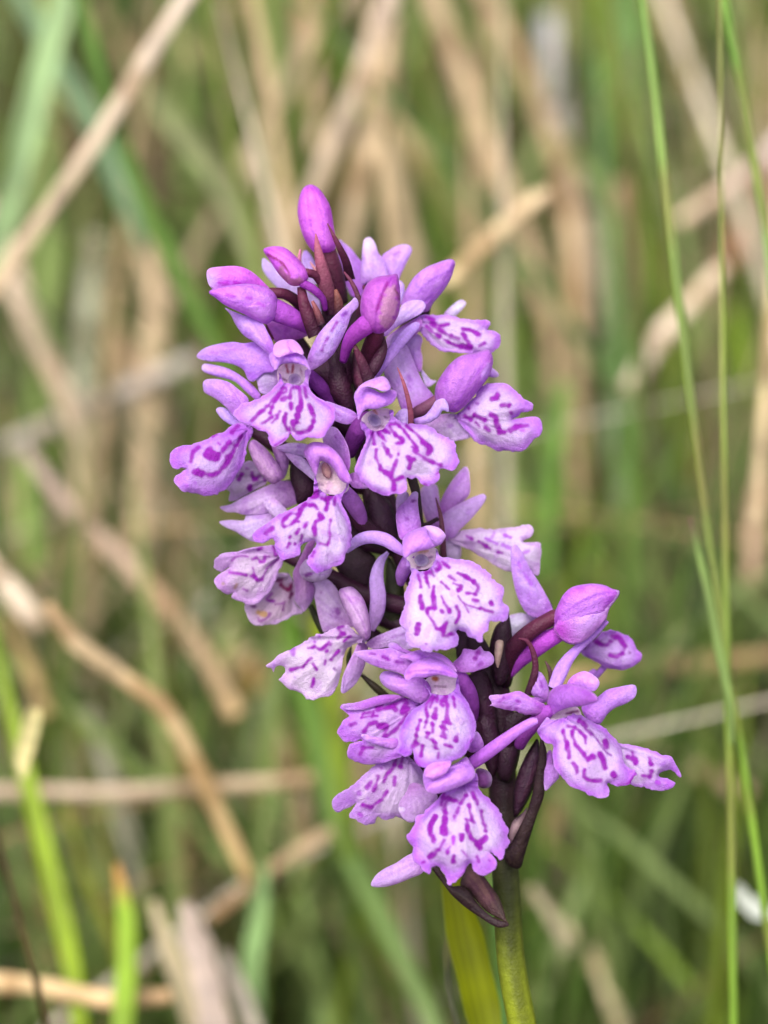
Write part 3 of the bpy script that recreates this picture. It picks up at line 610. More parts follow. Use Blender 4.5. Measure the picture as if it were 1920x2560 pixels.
lip(fl, 'C', "1150,790 1142,860 1132,930 1080,982 1000,1030 920,1070 840,1110 770,1160 700,1205 678,1242 700,1287 760,1292 842,1262 850,1322 880,1392 920,1422 970,1412 1037,1382 1048,1330 1078,1292 1130,1270 1157,1290 1150,1320 1112,1372 1093,1432 1118,1472 1160,1512 1220,1497 1300,1472 1357,1447 1372,1380 1402,1330 1417,1250 1412,1170 1392,1100 1362,1030 1350,965 1382,900 1402,840 1385,830 1360,900 1320,930 1240,935 1180,900 1165,840",
    [(1240, 880, 3.2), (1150, 1480, 6.4)], 1.4,
    [('C', 34, "1160,920 1130,950 1165,945"), ('C', 32, "1265,945 1240,970 1200,965"), ('C', 24, "1300,965 1292,1015"), ('C', 26, "1242,1005 1230,1050"), ('C', 28, "1110,1018 1140,1015 1165,1045"), ('C', 34, "1075,1015 1040,1050 1025,1090"), ('C', 28, "1030,1080 960,1085 905,1145 935,1175 1000,1130 1040,1080"), ('C', 40, "785,1220 830,1188"),
     ('C', 30, "1175,1075 1205,1110 1150,1135"), ('C', 40, "1190,1095 1195,1115"), ('C', 36, "1150,1140 1140,1185 1150,1235"), ('C', 24, "1090,1145 1070,1180"), ('C', 26, "1030,1195 1010,1225"), ('C', 22, "1052,1240 1042,1290"), ('C', 30, "1265,1120 1255,1190 1258,1250 1240,1305 1185,1300"), ('C', 40, "1255,1270 1240,1310"), ('C', 22, "960,1300 945,1325"), ('C', 20, "1000,1298 1001,1304"), ('C', 20, "965,1248 958,1258"), ('C', 38, "1140,1365 1128,1390"), ('C', 16, "1025,1138 1030,1136")],
    (1240, 860), white=0.55)
pet(fl, 'hood', 'C', "1062,622 1090,572 1140,548 1212,555 1272,590 1332,650 1382,740 1420,840 1382,855 1330,822 1290,752 1240,705 1190,692 1172,742 1152,800 1110,725 1078,662", [(1130, 560, 4.2), (1400, 840, 5.8)], 1.3, lin((212, 150, 238)), lin((178, 90, 214)), h=4.5, base=(1070, 600), vein=0.08)

# ---- left-hand spotted flower with a torn lip, and the one hidden behind it
fl = flower('flower', 'M', 1060, 520, -5.5)
lip(fl, 'M', "800,470 900,470 960,520 1000,600 1010,700 990,760 1052,850 1062,882 960,902 870,962 780,997 650,1007 560,1002 510,952 470,872 455,790 560,760 640,720 700,660 760,560", [(950, 560, -5), (560, 960, -4)], 0.8,
    [('M', 36, "800,545 850,545", lin((150, 60, 130))), ('M', 46, "845,590 875,620 930,635 945,590", lin((140, 30, 100))), ('M', 46, "955,680 930,725", lin((130, 30, 110))), ('M', 36, "740,680 690,740 770,760"), ('M', 36, "545,812 565,812", lin((120, 60, 130))), ('M', 24, "780,790 850,782 885,765", lin((150, 80, 160))), ('M', 24, "872,790 860,850", lin((150, 80, 160))), ('M', 30, "600,930 620,960 690,940 725,890", lin((150, 90, 160))), ('M', 60, "620,890 660,900", lin((200, 160, 120))), ('M', 24, "790,965 775,972", lin((190, 150, 205)))],
    (960, 520), c0=lin((226, 206, 224)), c1=lin((212, 186, 226)), rough=4)
pet(fl, 'sepal', 'M', "960,480 1000,380 1050,280 1110,160 1170,110 1205,130 1170,230 1130,340 1150,450 1150,540 1185,590 1195,660 1160,760 1080,868 1040,830 980,750 985,640", [(1100, 200, -1.5), (1080, 800, -2.4)], 0.8, lin((176, 128, 190)), lin((150, 90, 168)), base=(1100, 160))
pet(fl, 'hood', 'M', "1028,440 1050,380 1110,320 1180,360 1250,400 1310,420 1370,420 1345,490 1285,542 1200,562 1110,547 1050,502", -0.6, 0.9, lin((206, 180, 226)), lin((184, 144, 208)), marks=[('M', 36, "1105,490 1150,475", lin((140, 70, 160)))])
fl = flower('flower', 'M', 830, 260, -2.6)
lip(fl, 'M', "830,190 760,180 700,188 600,195 480,220 370,250 250,270 165,318 146,360 163,422 190,449 240,442 300,408 250,450 190,500 148,545 163,592 210,652 280,687 345,670 328,717 380,747 440,767 500,802 580,792 640,752 690,702 740,640 790,540 825,430 860,350 850,260", [(820, 280, -1.8), (200, 480, -0.4)], 0.9,
    [('M', 28, "330,338 380,300 440,290 498,298"), ('M', 44, "310,465 390,475 470,485"), ('M', 38, "550,415 558,470 530,500"), ('M', 44, "555,490 600,545 640,530"), ('M', 36, "640,530 670,470 690,420"), ('M', 40, "690,420 760,360 808,330"), ('M', 44, "540,325 590,310 620,350"), ('M', 50, "620,350 660,345 672,305"), ('M', 38, "600,220 640,212"), ('M', 60, "772,200 785,275"), ('M', 50, "455,635 485,648", lin((160, 90, 180))), ('M', 44, "238,578 245,580", lin((176, 150, 140))), ('M', 44, "380,590 362,620", lin((176, 140, 120))), ('M', 22, "715,298 720,300"), ('M', 30, "340,260 350,265", lin((190, 130, 215))), ('M', 24, "780,150 760,170")],
    (850, 280), c0=lin((232, 216, 238)), c1=lin((214, 170, 236)), white=0.75)

# ---- middle flower, the largest lip
fl = flower('flower', 'E', 640, 920, 3.4)
tub(fl, 'spur', 'E', [(480, 1120, -0.6, 60), (490, 1050, 0.4, 100), (530, 970, 1.6, 110), (560, 920, 2.2, 100)], lin((186, 122, 214)), lin((190, 130, 220)))
pet(fl, 'sepal', 'E', "443,640 455,570 500,520 540,480 572,443 607,448 607,520 617,610 630,700 600,760 520,800 468,780", [(580, 460, 1.2), (540, 760, 3)], 0.9, lin((200, 142, 232)), lin((178, 108, 214)), marks=[('E', 16, "565,515 585,508", lin((120, 50, 140))), ('E', 16, "525,640 530,645", lin((150, 70, 180)))], base=(540, 800), tip=(590, 450, 14, PA))
rib(fl, 'sepal', 'E', [(520, 905, 3.0, 50), (450, 855, 3.0, 84), (370, 800, 2.6, 100), (270, 778, 2.0, 96), (170, 800, 1.2, 86), (70, 880, 0.6, 50)], lin((196, 140, 228)), lin((206, 172, 238)), cup=0.5)
pet(fl, 'sepal', 'E', "445,500 470,450 520,440 540,480 480,560 450,600", -1.4, 0.3, lin((200, 168, 228)), lin((190, 150, 220)))
pet(fl, 'throat', 'E', "530,905 590,870 680,850 745,865 760,930 730,985 650,1020 560,1010 525,960", 3.0, -0.4, lin((246, 226, 236)), lin((228, 206, 224)), h=4, marks=[('E', 22, "620,885 680,880", lin((214, 176, 140))), ('E', 14, "690,930 710,925", lin((150, 100, 160))), ('E', 14, "600,1000 620,1008", lin((140, 80, 150)))])
pet(fl, 'spur_mouth', 'E', "580,940 620,905 670,920 690,960 650,995 600,985", 3.15, -0.4, lin((168, 148, 194)), lin((200, 184, 212)), h=4)  # opening is a shallow disc, its inner shade painted in the middle
lip(fl, 'E', "515,930 525,985 562,1020 555,1080 530,1150 503,1210 498,1290 478,1380 483,1430 508,1480 518,1540 558,1592 610,1597 660,1622 720,1627 790,1612 860,1607 902,1580 904,1530 888,1480 906,1463 930,1478 962,1482 980,1512 1020,1532 1060,1564 1092,1552 1095,1500 1132,1470 1135,1400 1200,1405 1250,1412 1272,1370 1278,1310 1240,1262 1250,1200 1222,1138 1160,1088 1122,1030 1060,978 990,953 900,943 820,935 770,910 752,865 735,880 738,940 700,1000 640,1025 570,1000 540,950",
    [(640, 950, 3.6), (760, 1620, 8.0)], 1.6,
    [('E', 26, "608,1055 628,1145"), ('E', 32, "662,1035 668,1075"), ('E', 32, "660,1045 700,1040 722,1065"), ('E', 34, "760,970 765,1000 740,1030"), ('E', 26, "675,1105 692,1150"), ('E', 22, "785,960 845,1002"), ('E', 28, "905,1045 960,1070 1015,1110"), ('E', 38, "1020,1110 1050,1155 1030,1195"), ('E', 24, "1030,1198 965,1192"), ('E', 34, "835,1070 885,1100"), ('E', 36, "870,1120 925,1145 905,1165"), ('E', 20, "780,1108 838,1165"), ('E', 28, "722,1150 718,1220"), ('E', 40, "728,1230 730,1300"), ('E', 28, "725,1305 680,1315 685,1360 720,1405 745,1458"), ('E', 28, "745,1460 790,1450 820,1415"), ('E', 34, "800,1440 800,1505 860,1498"), ('E', 16, "780,1215 800,1260"), ('E', 30, "800,1265 840,1325"), ('E', 36, "784,1325 786,1332"), ('E', 36, "628,1220 635,1300"), ('E', 52, "605,1440 607,1485"), ('E', 26, "895,1295 915,1360 888,1418"), ('E', 12, "905,1215 950,1270 1070,1312"), ('E', 12, "955,1285 982,1335"), ('E', 28, "1010,1245 1050,1255"), ('E', 36, "1148,1262 1152,1280"), ('E', 30, "1070,1305 1090,1308"), ('E', 24, "1100,1318 1160,1332"), ('E', 22, "665,1568 672,1570"), ('E', 12, "790,980 840,1010")],
    (650, 930), c0=lin((242, 234, 252)), c1=lin((204, 150, 242)), white=0.5, rough=7)
pet(fl, 'hood', 'E', "497,910 490,850 495,790 522,755 562,730 632,705 690,700 730,750 760,800 775,830 700,862 620,882 560,902 515,935", [(560, 760, 4.4), (640, 870, 5.6)], 1.3, lin((208, 148, 238)), lin((176, 100, 216)), h=4.5, base=(500, 930), vein=0.08)
pet(fl, 'hood', 'E', "650,702 700,693 762,710 812,760 806,792 775,832 735,838 700,800 680,740", [(690, 740, 5.6), (800, 780, 5.8)], 0.7, lin((222, 178, 246)), lin((204, 150, 236)), h=4.5, base=(660, 700), vein=0.04)

# ---- pale flower behind it on the right
fl = flower('flower', 'E', 830, 790, -6.4)
pet(fl, 'sepal', 'E', "765,560 780,500 820,420 882,330 952,258 982,280 993,360 992,450 952,505 882,560 820,640", [(820, 600, -5), (960, 280, -4)], 0.8, lin((200, 152, 228)), lin((180, 120, 210)), base=(800, 640), vein=0.16, marks=[('E', 10, "860,440 950,310", lin((182, 124, 214)))])
pet(fl, 'petal', 'E', "785,620 860,560 952,510 1032,475 1092,458 1112,490 1072,560 1002,642 922,722 862,790 805,800 778,700", [(820, 740, -4.6), (1080, 480, -3.6)], 0.7, lin((206, 172, 234)), lin((190, 144, 220)), base=(810, 800), vein=0.1)
pet(fl, 'petal', 'E', "622,440 680,385 745,395 765,480 775,600 790,720 740,710 690,695 645,600", -5.2, 0.7, lin((186, 148, 214)), lin((172, 120, 200)), base=(760, 720))
tub(fl, 'spur', 'E', [(850, 1150, -6.4, 70), (860, 1000, -6.2, 100), (870, 880, -6, 120), (850, 800, -6, 110)], lin((196, 170, 214)), lin((214, 190, 228)))
lip(fl, 'E', "830,790 880,750 940,725 1040,712 1150,718 1250,712 1350,698 1422,693 1457,730 1442,782 1390,812 1450,813 1512,818 1528,880 1518,960 1500,1055 1440,1045 1300,1035 1210,1002 1120,952 1020,892 930,850", [(860, 790, -5), (1500, 880, -3.6)], 0.9,
    [('E', 26, "965,770 1010,792"), ('E', 28, "1060,812 1140,862"), ('E', 22, "1110,790 1190,830", lin((180, 110, 215))), ('E', 22, "1175,750 1160,780", lin((190, 130, 220))), ('E', 28, "1250,765 1290,780", lin((180, 100, 215))), ('E', 18, "1200,890 1230,895"), ('E', 30, "1240,840 1300,870", lin((186, 120, 220))), ('E', 20, "1390,900 1430,880", lin((190, 130, 220)))],
    (830, 800), c0=lin((240, 232, 248)), c1=lin((224, 198, 240)), white=0.5)

# ---- the right-hand shoulder: bud, small lip, sepals
fl = bud('J', 690, 560, 0.5, "664,470 700,380 740,310 800,260 880,240 960,234 1040,245 1100,272 1146,284 1152,310 1122,360 1077,420 1052,500 992,572 920,642 850,682 780,682 710,642 672,590 658,520",
         [(690, 540, 0.2), (1140, 300, 1.6)], 1.9, 1.7, [(300, 980, -3.4, 100), (345, 760, -1.6, 130), (430, 645, -0.4, 128), (540, 555, 0.2, 116), (670, 480, 0.2, 112)],
         c0=lin((212, 144, 240)), c1=lin((204, 110, 226)), base=(670, 540), vein=0.07)
pet(fl, 'petal', 'J', "668,560 720,470 800,400 900,350 1000,310 1090,284 1142,288 1146,312 1118,360 1074,420 1048,500 988,570 918,638 850,676 780,676 712,636 674,590", [(690, 560, 1.4), (1130, 310, 1.9)], 1.5, lin((212, 168, 240)), lin((200, 130, 226)), base=(670, 580), tip=(690, 590, 42, lin((196, 90, 214))), vein=0.06)
tub(fl, 'spur', 'J', [(335, 920, -2.6, 50), (420, 800, -1.8, 110), (520, 715, -1.2, 140), (610, 655, -0.6, 135), (710, 600, -0.2, 120)], SP, lin((196, 88, 214)))
bractsheet('J', "325,440 350,560 362,690 360,780 350,840 310,960 240,990 205,830 190,700 228,560 285,500", -1.8, 0.9, DK, lin((43, 17, 35)), blob=0.7)
bractsheet('J', "235,665 285,655 292,700 275,780 250,860 228,780", -0.7, 0.3, lin((214, 190, 170)), lin((170, 140, 130)), h=4)
bract('J', [(475, 1060, 0.2, 64), (510, 950, 0.6, 58), (530, 850, 0.9, 48), (512, 740, 1.1, 40), (468, 660, 1.2, 30), (405, 642, 1.3, 12)], DK, DR, cup=0.4)
bract('J', [(650, 1020, -1.4, 52), (648, 930, -1.2, 42), (630, 860, -1.2, 28), (602, 808, -1.2, 8)], lin((54, 31, 42)), lin((84, 50, 60)), cup=0.4)
fl = flower('flower', 'J', 600, 430, -4.4)
pet(fl, 'sepal', 'E', "1298,860 1330,830 1358,860 1385,905 1422,980 1482,1080 1542,1180 1602,1300 1592,1350 1500,1380 1420,1352 1370,1282 1330,1182 1303,1050 1292,940", [(1330, 860, -1.4), (1570, 1330, -2.6)], 0.9, lin((208, 172, 240)), lin((194, 136, 232)), base=(1580, 1360), marks=[('E', 24, "1350,970 1370,1010", lin((186, 116, 224))), ('E', 28, "1390,1040 1450,1130", lin((186, 112, 224))), ('E', 20, "1430,1200 1425,1240", lin((190, 130, 224)))])
pet(fl, 'sepal', 'J', "330,480 380,458 440,452 530,490 470,550 400,605 350,660 320,580", -4.6, 0.6, lin((214, 204, 234)), lin((200, 184, 224)))
fl = flower('flower', 'J', 960, 890, -5.2, ('J', [(500, 1120, -4.4, 70), (700, 1040, -5.4, 60), (860, 960, -5.6, 50), (960, 890, -5.4, 48)]), lin((160, 90, 190)), lin((186, 120, 220)))
lip(fl, 'J', "868,720 922,680 970,640 1010,590 1060,576 1150,588 1222,630 1262,680 1282,720 1312,752 1302,802 1232,852 1170,874 1100,867 1030,847 950,802 890,772", [(900, 740, -4.2), (1290, 760, -3.4)], 1.0,
    [('J', 38, "970,650 1030,690 1080,668"), ('J', 38, "1095,622 1155,640 1192,708"), ('J', 36, "1085,762 1130,772 1175,755"), ('J', 14, "1225,740 1230,745", lin((160, 100, 180))), ('J', 24, "910,690 930,690", lin((190, 110, 225)))], (880, 740), c0=lin((226, 196, 248)), c1=lin((200, 124, 240)), white=0.7)
tub(fl, 'spur', 'J', [(975, 925, -5, 44), (1000, 895, -5, 46), (1040, 850, -4.8, 48)], lin((180, 120, 220)), lin((190, 130, 225)))

# ---- the flower behind it, of which the lip shows at the far right
fl = flower('flower', 'N', 1000, 400, -0.6, ('J', [(290, 1390, -4.6, 70), (640, 1260, -3.2, 60), (800, 1300, -2.4, 56), (960, 1420, -1.2, 44)]))
lip(fl, 'N', "1060,350 1100,366 1180,383 1280,408 1380,438 1480,478 1532,498 1582,570 1602,642 1560,622 1510,588 1450,602 1430,638 1500,658 1558,690 1542,722 1460,757 1380,752 1280,727 1190,700 1120,640 1050,520 1020,420", [(1080, 400, 1.2), (1560, 640, 2.0)], 1.0,
    [('N', 44, "1215,450 1225,500 1180,485"), ('N', 40, "1225,500 1240,530"), ('N', 36, "1345,490 1368,545"), ('N', 44, "1365,605 1358,640"), ('N', 24, "1350,642 1290,632"), ('N', 40, "1418,688 1425,692", lin((176, 80, 210))), ('N', 30, "1440,545 1475,535", lin((190, 130, 225)))], (1040, 380), white=0.55, c0=lin((236, 218, 250)))

# ---- right-hand flower
fl = flower('flower', 'J', 700, 1200, 2.0, ('J', [(240, 1560, -3.8, 100), (330, 1400, -1.6, 110), (460, 1270, 0.0, 100), (640, 1160, 1.2, 80)]))
tub(fl, 'spur', 'J', [(410, 1440, -0.4, 84), (450, 1350, 0.4, 110), (530, 1260, 1.2, 110), (620, 1180, 1.8, 100)], lin((134, 56, 150)), lin((172, 84, 196)))
rib(fl, 'sepal', 'J', [(665, 1010, 0.8, 90), (720, 880, 0.6, 106), (775, 790, 0.4, 84), (860, 700, 0.4, 62), (960, 610, 0.6, 56), (1065, 512, 0.8, 26)], lin((206, 160, 242)), lin((200, 140, 236)), cup=0.4)
pet(fl, 'sepal', 'J', "180,1140 202,1120 188,1072 230,1058 320,1043 400,1028 470,1058 540,1100 605,1140 610,1190 540,1203 450,1203 380,1183 300,1162 230,1147", [(200, 1110, 3.6), (600, 1160, 2.0)], 0.8, lin((208, 152, 240)), lin((196, 112, 222)), base=(620, 1170),
    marks=[('J', 28, "260,1110 290,1080", lin((160, 70, 185))), ('J', 26, "385,1100 415,1110", lin((160, 60, 185))), ('J', 20, "320,1155 345,1150", lin((160, 70, 185))), ('J', 20, "385,1160 400,1155", lin((170, 80, 195))), ('J', 18, "315,1085 335,1080", lin((175, 90, 200)))], rough=4)
pet(fl, 'sepal', 'J', "498,1045 528,900 572,893 612,960 632,1040 610,1090 560,1080", 0.4, 0.5, lin((192, 140, 226)), lin((176, 110, 212)), marks=[('J', 20, "570,960 575,1000", lin((140, 60, 170)))])
pet(fl, 'sepal', 'J', "870,1150 940,1110 1000,1065 1060,1020 1150,998 1250,982 1278,1010 1268,1072 1200,1122 1120,1155 1062,1202 1002,1275 920,1250", [(930, 1180, 0.8), (1260, 1020, 0.2)], 0.9, lin((208, 154, 242)), lin((188, 120, 232)), base=(900, 1200))
pet(fl, 'petal', 'J', "765,985 800,920 880,883 942,900 992,940 1003,980 972,1027 920,1030 850,1000", [(800, 960, 2.4), (980, 980, 3.2)], 0.8, lin((214, 152, 244)), lin((196, 116, 230)), h=4.5, base=(760, 990))
pet(fl, 'throat', 'N', "530,150 600,130 690,95 770,85 810,150 790,210 700,240 620,250 550,220", 1.8, -0.6, lin((240, 222, 238)), lin((226, 196, 222)), h=4, marks=[('N', 18, "690,142 785,118", lin((130, 60, 120))), ('N', 16, "640,215 650,225", lin((140, 80, 140)))])
lip(fl, 'N', "530,165 580,185 650,170 740,140 800,150 850,178 920,210 980,240 1050,310 1100,370 1128,430 1150,510 1180,560 1235,592 1245,620 1215,660 1198,702 1160,716 1100,717 1022,702 1032,770 1000,807 930,817 870,792 800,752 740,732 680,682 630,622 588,550 573,470 580,385 520,365 463,290 490,225",
    [(640, 170, 2.4), (900, 800, 6.0), (1230, 600, 4.4)], 1.5,
    [('N', 36, "665,285 680,340 692,375"), ('N', 42, "697,400 712,485"), ('N', 36, "732,285 755,365 805,440 855,500"), ('N', 48, "855,500 900,490"), ('N', 32, "705,240 760,252 815,300 840,330"), ('N', 32, "835,320 842,375"), ('N', 46, "800,205 845,245"), ('N', 32, "840,260 885,300"), ('N', 12, "870,265 935,350 1000,440 1045,472", lin((130, 40, 160))), ('N', 44, "1000,360 1005,410"), ('N', 40, "958,460 1000,570"), ('N', 42, "745,540 778,608"), ('N', 38, "830,600 838,645 875,672 965,672"), ('N', 44, "1068,622 1078,638"), ('N', 14, "1100,710 1180,698 1230,635"), ('N', 12, "1200,690 1240,615")],
    (660, 160), white=0.6, c0=lin((236, 218, 250)))
pet(fl, 'petal', 'N', "525,480 560,430 580,470 592,550 632,640 580,705 520,755 510,650", 0.6, 0.5, lin((190, 134, 222)), lin((176, 110, 212)))
pet(fl, 'hood', 'J', "615,1110 640,1030 700,990 770,978 842,990 922,1020 982,1068 990,1105 942,1122 880,1142 780,1152 700,1182 652,1213 622,1185", [(700, 1010, 3.2), (760, 1160, 4.8)], 1.4, lin((206, 134, 238)), lin((172, 76, 206)), h=4.5, base=(620, 1120), vein=0.1)

# ---- lower left flowers
fl = flower('flower', 'G', 830, 560, -2.2)
pet(fl, 'sepal', 'G', "425,170 520,140 600,215 645,330 700,440 740,500 640,490 520,535 485,500 448,350", -2.2, 0.7, lin((196, 166, 216)), lin((178, 138, 200)), base=(740, 520), marks=[('G', 30, "600,370 610,390", lin((150, 90, 170))), ('G', 18, "480,240 483,244", lin((150, 90, 170))), ('G', 20, "590,420 640,440", lin((170, 120, 190)))])
rib(fl, 'sepal', 'E', [(262, 1470, -1.8, 50), (300, 1340, -1.2, 110), (312, 1220, -0.8, 118), (300, 1090, -0.8, 104), (325, 970, -0.8, 72), (385, 890, -0.6, 26)], lin((196, 152, 218)), lin((196, 164, 228)), cup=0.4)
pet(fl, 'sepal', 'G', "815,620 870,575 960,535 1060,497 1110,495 1130,560 1160,655 1080,660 980,645 900,660 850,655", -1.0, 0.6, lin((196, 164, 220)), lin((182, 140, 210)), base=(820, 630), marks=[('G', 14, "1010,570 1090,550", lin((160, 110, 185)))])
pet(fl, 'sepal', 'G', "628,972 640,870 680,770 720,690 760,612 825,630 820,720 792,822 742,912 690,962 650,988", [(740, 680, -0.6), (650, 960, 0.4)], 0.7, lin((204, 164, 226)), lin((186, 136, 212)), base=(790, 620))
lip(fl, 'G', "640,488 560,518 460,548 360,600 270,658 180,700 120,740 68,780 90,802 112,805 128,838 145,820 152,798 180,788 212,802 217,830 192,870 168,890 220,937 280,962 340,992 370,1027 420,1037 480,1012 540,1002 580,972 612,890 642,800 662,700 702,640 765,612 815,605 842,560 800,545 760,560 700,500", [(760, 580, -0.8), (200, 860, 1.6)], 1.0,
    [('G', 26, "645,487 612,510 650,545"), ('G', 36, "650,540 605,578"), ('G', 22, "700,565 650,602"), ('G', 22, "560,622 552,628"), ('G', 24, "540,610 480,662 440,645"), ('G', 22, "430,645 385,655"), ('G', 26, "612,670 555,735"), ('G', 22, "522,680 530,675"), ('G', 24, "412,728 350,785"), ('G', 30, "345,790 260,812"), ('G', 32, "275,655 270,700", lin((170, 100, 200))), ('G', 24, "420,770 450,812"), ('G', 20, "515,745 508,775"), ('G', 24, "430,880 425,920"), ('G', 28, "425,920 415,942"), ('G', 26, "583,808 587,815", lin((130, 90, 150))), ('G', 20, "285,870 288,874", lin((180, 140, 205))), ('G', 20, "470,560 475,570", lin((180, 110, 210))), ('G', 20, "430,603 435,605", lin((180, 110, 210))), ('G', 14, "130,770 132,790", lin((180, 130, 210)))],
    (800, 570), c0=lin((240, 230, 246)), c1=lin((218, 186, 236)), white=0.5, rough=6)
pet(fl, 'hood', 'G', "612,232 650,205 710,198 762,240 802,300 832,390 848,470 848,560 812,593 770,562 720,492 680,412 640,322", [(650, 230, 1.0), (820, 560, 1.2)], 1.6, lin((214, 176, 226)), lin((184, 126, 206)), blob=0.9, base=(820, 580), marks=[('G', 10, "640,270 740,280 810,330", lin((186, 120, 206)))], vein=0.1)

fl = flower('flower', 'G', 1190, 1040, 0.2)
lip(fl, 'G', "1230,1060 1190,1040 1100,1013 1000,998 900,1008 800,1040 720,1060 640,1068 618,1090 650,1122 692,1155 640,1190 608,1250 618,1302 650,1347 720,1347 785,1335 700,1372 673,1422 688,1472 760,1502 850,1517 930,1502 1010,1482 1090,1440 1200,1300 1260,1150", [(1180, 1060, 1.0), (660, 1260, 2.6)], 1.1,
    [('G', 30, "1150,1010 1080,1040 1000,1085 900,1112"), ('G', 40, "920,1070 895,1090"), ('G', 28, "845,1128 790,1142"), ('G', 18, "900,1155 840,1158 780,1168"), ('G', 40, "1030,1105 1035,1115"), ('G', 36, "735,1205 705,1218"), ('G', 34, "890,1200 830,1225 792,1278"), ('G', 50, "910,1232 970,1225"), ('G', 46, "965,1240 955,1300"), ('G', 34, "960,1300 1020,1270 1080,1200 1120,1150"), ('G', 44, "1115,1060 1085,1130"), ('G', 34, "1090,1130 1130,1100"), ('G', 24, "870,1120 860,1160"), ('G', 44, "795,1395 775,1435"), ('G', 22, "865,1388 800,1385")],
    (1220, 1080), white=0.8, c0=lin((228, 202, 244)))
pet(fl, 'petal', 'G', "778,1302 800,1288 870,1308 980,1318 1060,1325 1060,1390 1000,1400 900,1370 820,1342", [(800, 1310, 3.8), (1040, 1360, 2.6)], 0.5, lin((216, 160, 244)), lin((200, 130, 236)))
pet(fl, 'petal', 'G', "640,1068 720,1060 800,1038 900,1006 1000,996 1100,1010 1000,1055 900,1080 800,1110 700,1112 650,1100", [(660, 1080, 3.2), (1060, 1010, 2.4)], 0.5, lin((190, 116, 220)), lin((176, 96, 206)))

fl = flower('flower', 'G', 1370, 900, 3.6)
tub(fl, 'spur', 'G', [(1610, 1180, -0.6, 70), (1600, 1080, 0.4, 110), (1570, 980, 1.4, 130), (1510, 880, 2.4, 130)], lin((142, 62, 160)), lin((176, 90, 200)))
pet(fl, 'sepal', 'G', "722,690 760,673 850,663 930,658 1000,653 1090,688 1180,715 1160,790 1110,850 1050,835 960,812 870,782 790,742", [(740, 690, 3.4), (1120, 780, 3.6)], 0.8, lin((204, 152, 232)), lin((186, 120, 218)), base=(1150, 800), marks=[('G', 18, "845,692 885,695", lin((140, 50, 160))), ('G', 32, "945,712 980,735", lin((140, 40, 165))), ('G', 28, "1040,752 1090,758", lin((140, 40, 165))), ('G', 14, "895,755 905,757", lin((160, 80, 190)))])
pet(fl, 'sepal', 'G', "980,640 990,612 1040,618 1100,658 1190,690 1180,720 1090,690 1000,670", 3.0, 0.4, lin((184, 116, 216)), lin((170, 96, 204)))
pet(fl, 'sepal', 'G', "915,862 955,822 1050,838 1120,875 1210,865 1270,900 1300,970 1260,1045 1200,1060 1110,1015 1010,972 938,922", [(940, 870, 2.0), (1260, 960, 3.4)], 1.0, lin((204, 150, 232)), lin((180, 106, 216)), base=(1290, 940))
pet(fl, 'sepal', 'G', "1455,780 1510,705 1540,655 1620,662 1665,632 1692,668 1732,675 1768,722 1752,772 1660,812 1540,840 1480,820", [(1470, 790, 3.4), (1740, 720, 3.8)], 0.7, lin((206, 146, 236)), lin((190, 112, 220)), base=(1470, 800), marks=[('J', 34, "85,785 112,735", lin((150, 50, 170))), ('J', 20, "110,835 130,825", lin((160, 80, 185)))], rough=4)
pet(fl, 'throat', 'G', "1255,890 1300,860 1400,850 1490,870 1500,930 1470,990 1380,1000 1290,990 1262,940", 3.4, -0.7, lin((244, 224, 242)), lin((232, 204, 232)), h=4, marks=[('G', 16, "1280,940 1283,943", lin((100, 40, 100))), ('G', 12, "1325,935 1405,940", lin((130, 70, 120))), ('G', 34, "1320,875 1335,880", lin((196, 120, 90)))])
lip(fl, 'G', "1250,930 1285,985 1268,1030 1200,1080 1130,1140 1088,1200 1060,1300 1070,1370 1048,1420 1100,1457 1150,1440 1158,1410 1165,1440 1170,1490 1210,1532 1260,1545 1330,1540 1400,1510 1480,1482 1540,1442 1602,1350 1622,1280 1627,1200 1602,1120 1572,1060 1522,990 1512,920 1495,870 1475,890 1470,950 1440,990 1380,1005 1310,990 1275,950",
    [(1370, 930, 3.8), (1320, 1530, 7.4)], 1.5,
    [('G', 34, "1310,1010 1265,1060 1255,1100"), ('G', 24, "1320,1020 1290,1090"), ('G', 26, "1260,1110 1270,1160 1250,1240"), ('G', 30, "1215,1185 1190,1270 1185,1350"), ('G', 44, "1190,1365 1165,1380"), ('G', 30, "1345,1010 1340,1050"), ('G', 44, "1330,1100 1318,1165"), ('G', 32, "1385,1080 1370,1060 1405,1015 1415,1080"), ('G', 46, "1415,1080 1415,1150 1430,1215"), ('G', 64, "1390,1225 1395,1295"), ('G', 26, "1460,1010 1475,1092"), ('G', 50, "1480,1312 1482,1322"), ('G', 46, "1410,1370 1435,1375"), ('G', 28, "1305,1205 1312,1270"), ('G', 36, "1270,1285 1268,1300"), ('G', 40, "1305,1325 1340,1390"), ('G', 28, "1232,1380 1225,1450"), ('G', 32, "1350,1432 1350,1460"), ('G', 16, "1180,1490 1215,1525"), ('G', 14, "1590,1345 1605,1330")],
    (1380, 920), white=0.7, c1=lin((188, 106, 236)), rough=4)
pet(fl, 'hood', 'G', "1060,720 1130,688 1220,663 1300,678 1380,700 1450,755 1490,830 1440,800 1350,760 1250,740 1180,770 1140,740", [(1250, 680, 4.2), (1250, 760, 5.0)], 0.7, lin((206, 140, 236)), lin((184, 96, 214)), h=4.5)
pet(fl, 'hood', 'G', "1094,850 1120,800 1170,750 1250,720 1330,723 1402,760 1452,800 1494,852 1482,875 1420,862 1340,852 1250,872 1180,872 1118,893", [(1290, 740, 5.0), (1290, 870, 6.4)], 1.2, lin((214, 150, 244)), lin((168, 74, 212)), h=4.5, base=(1480, 870), vein=0.08)

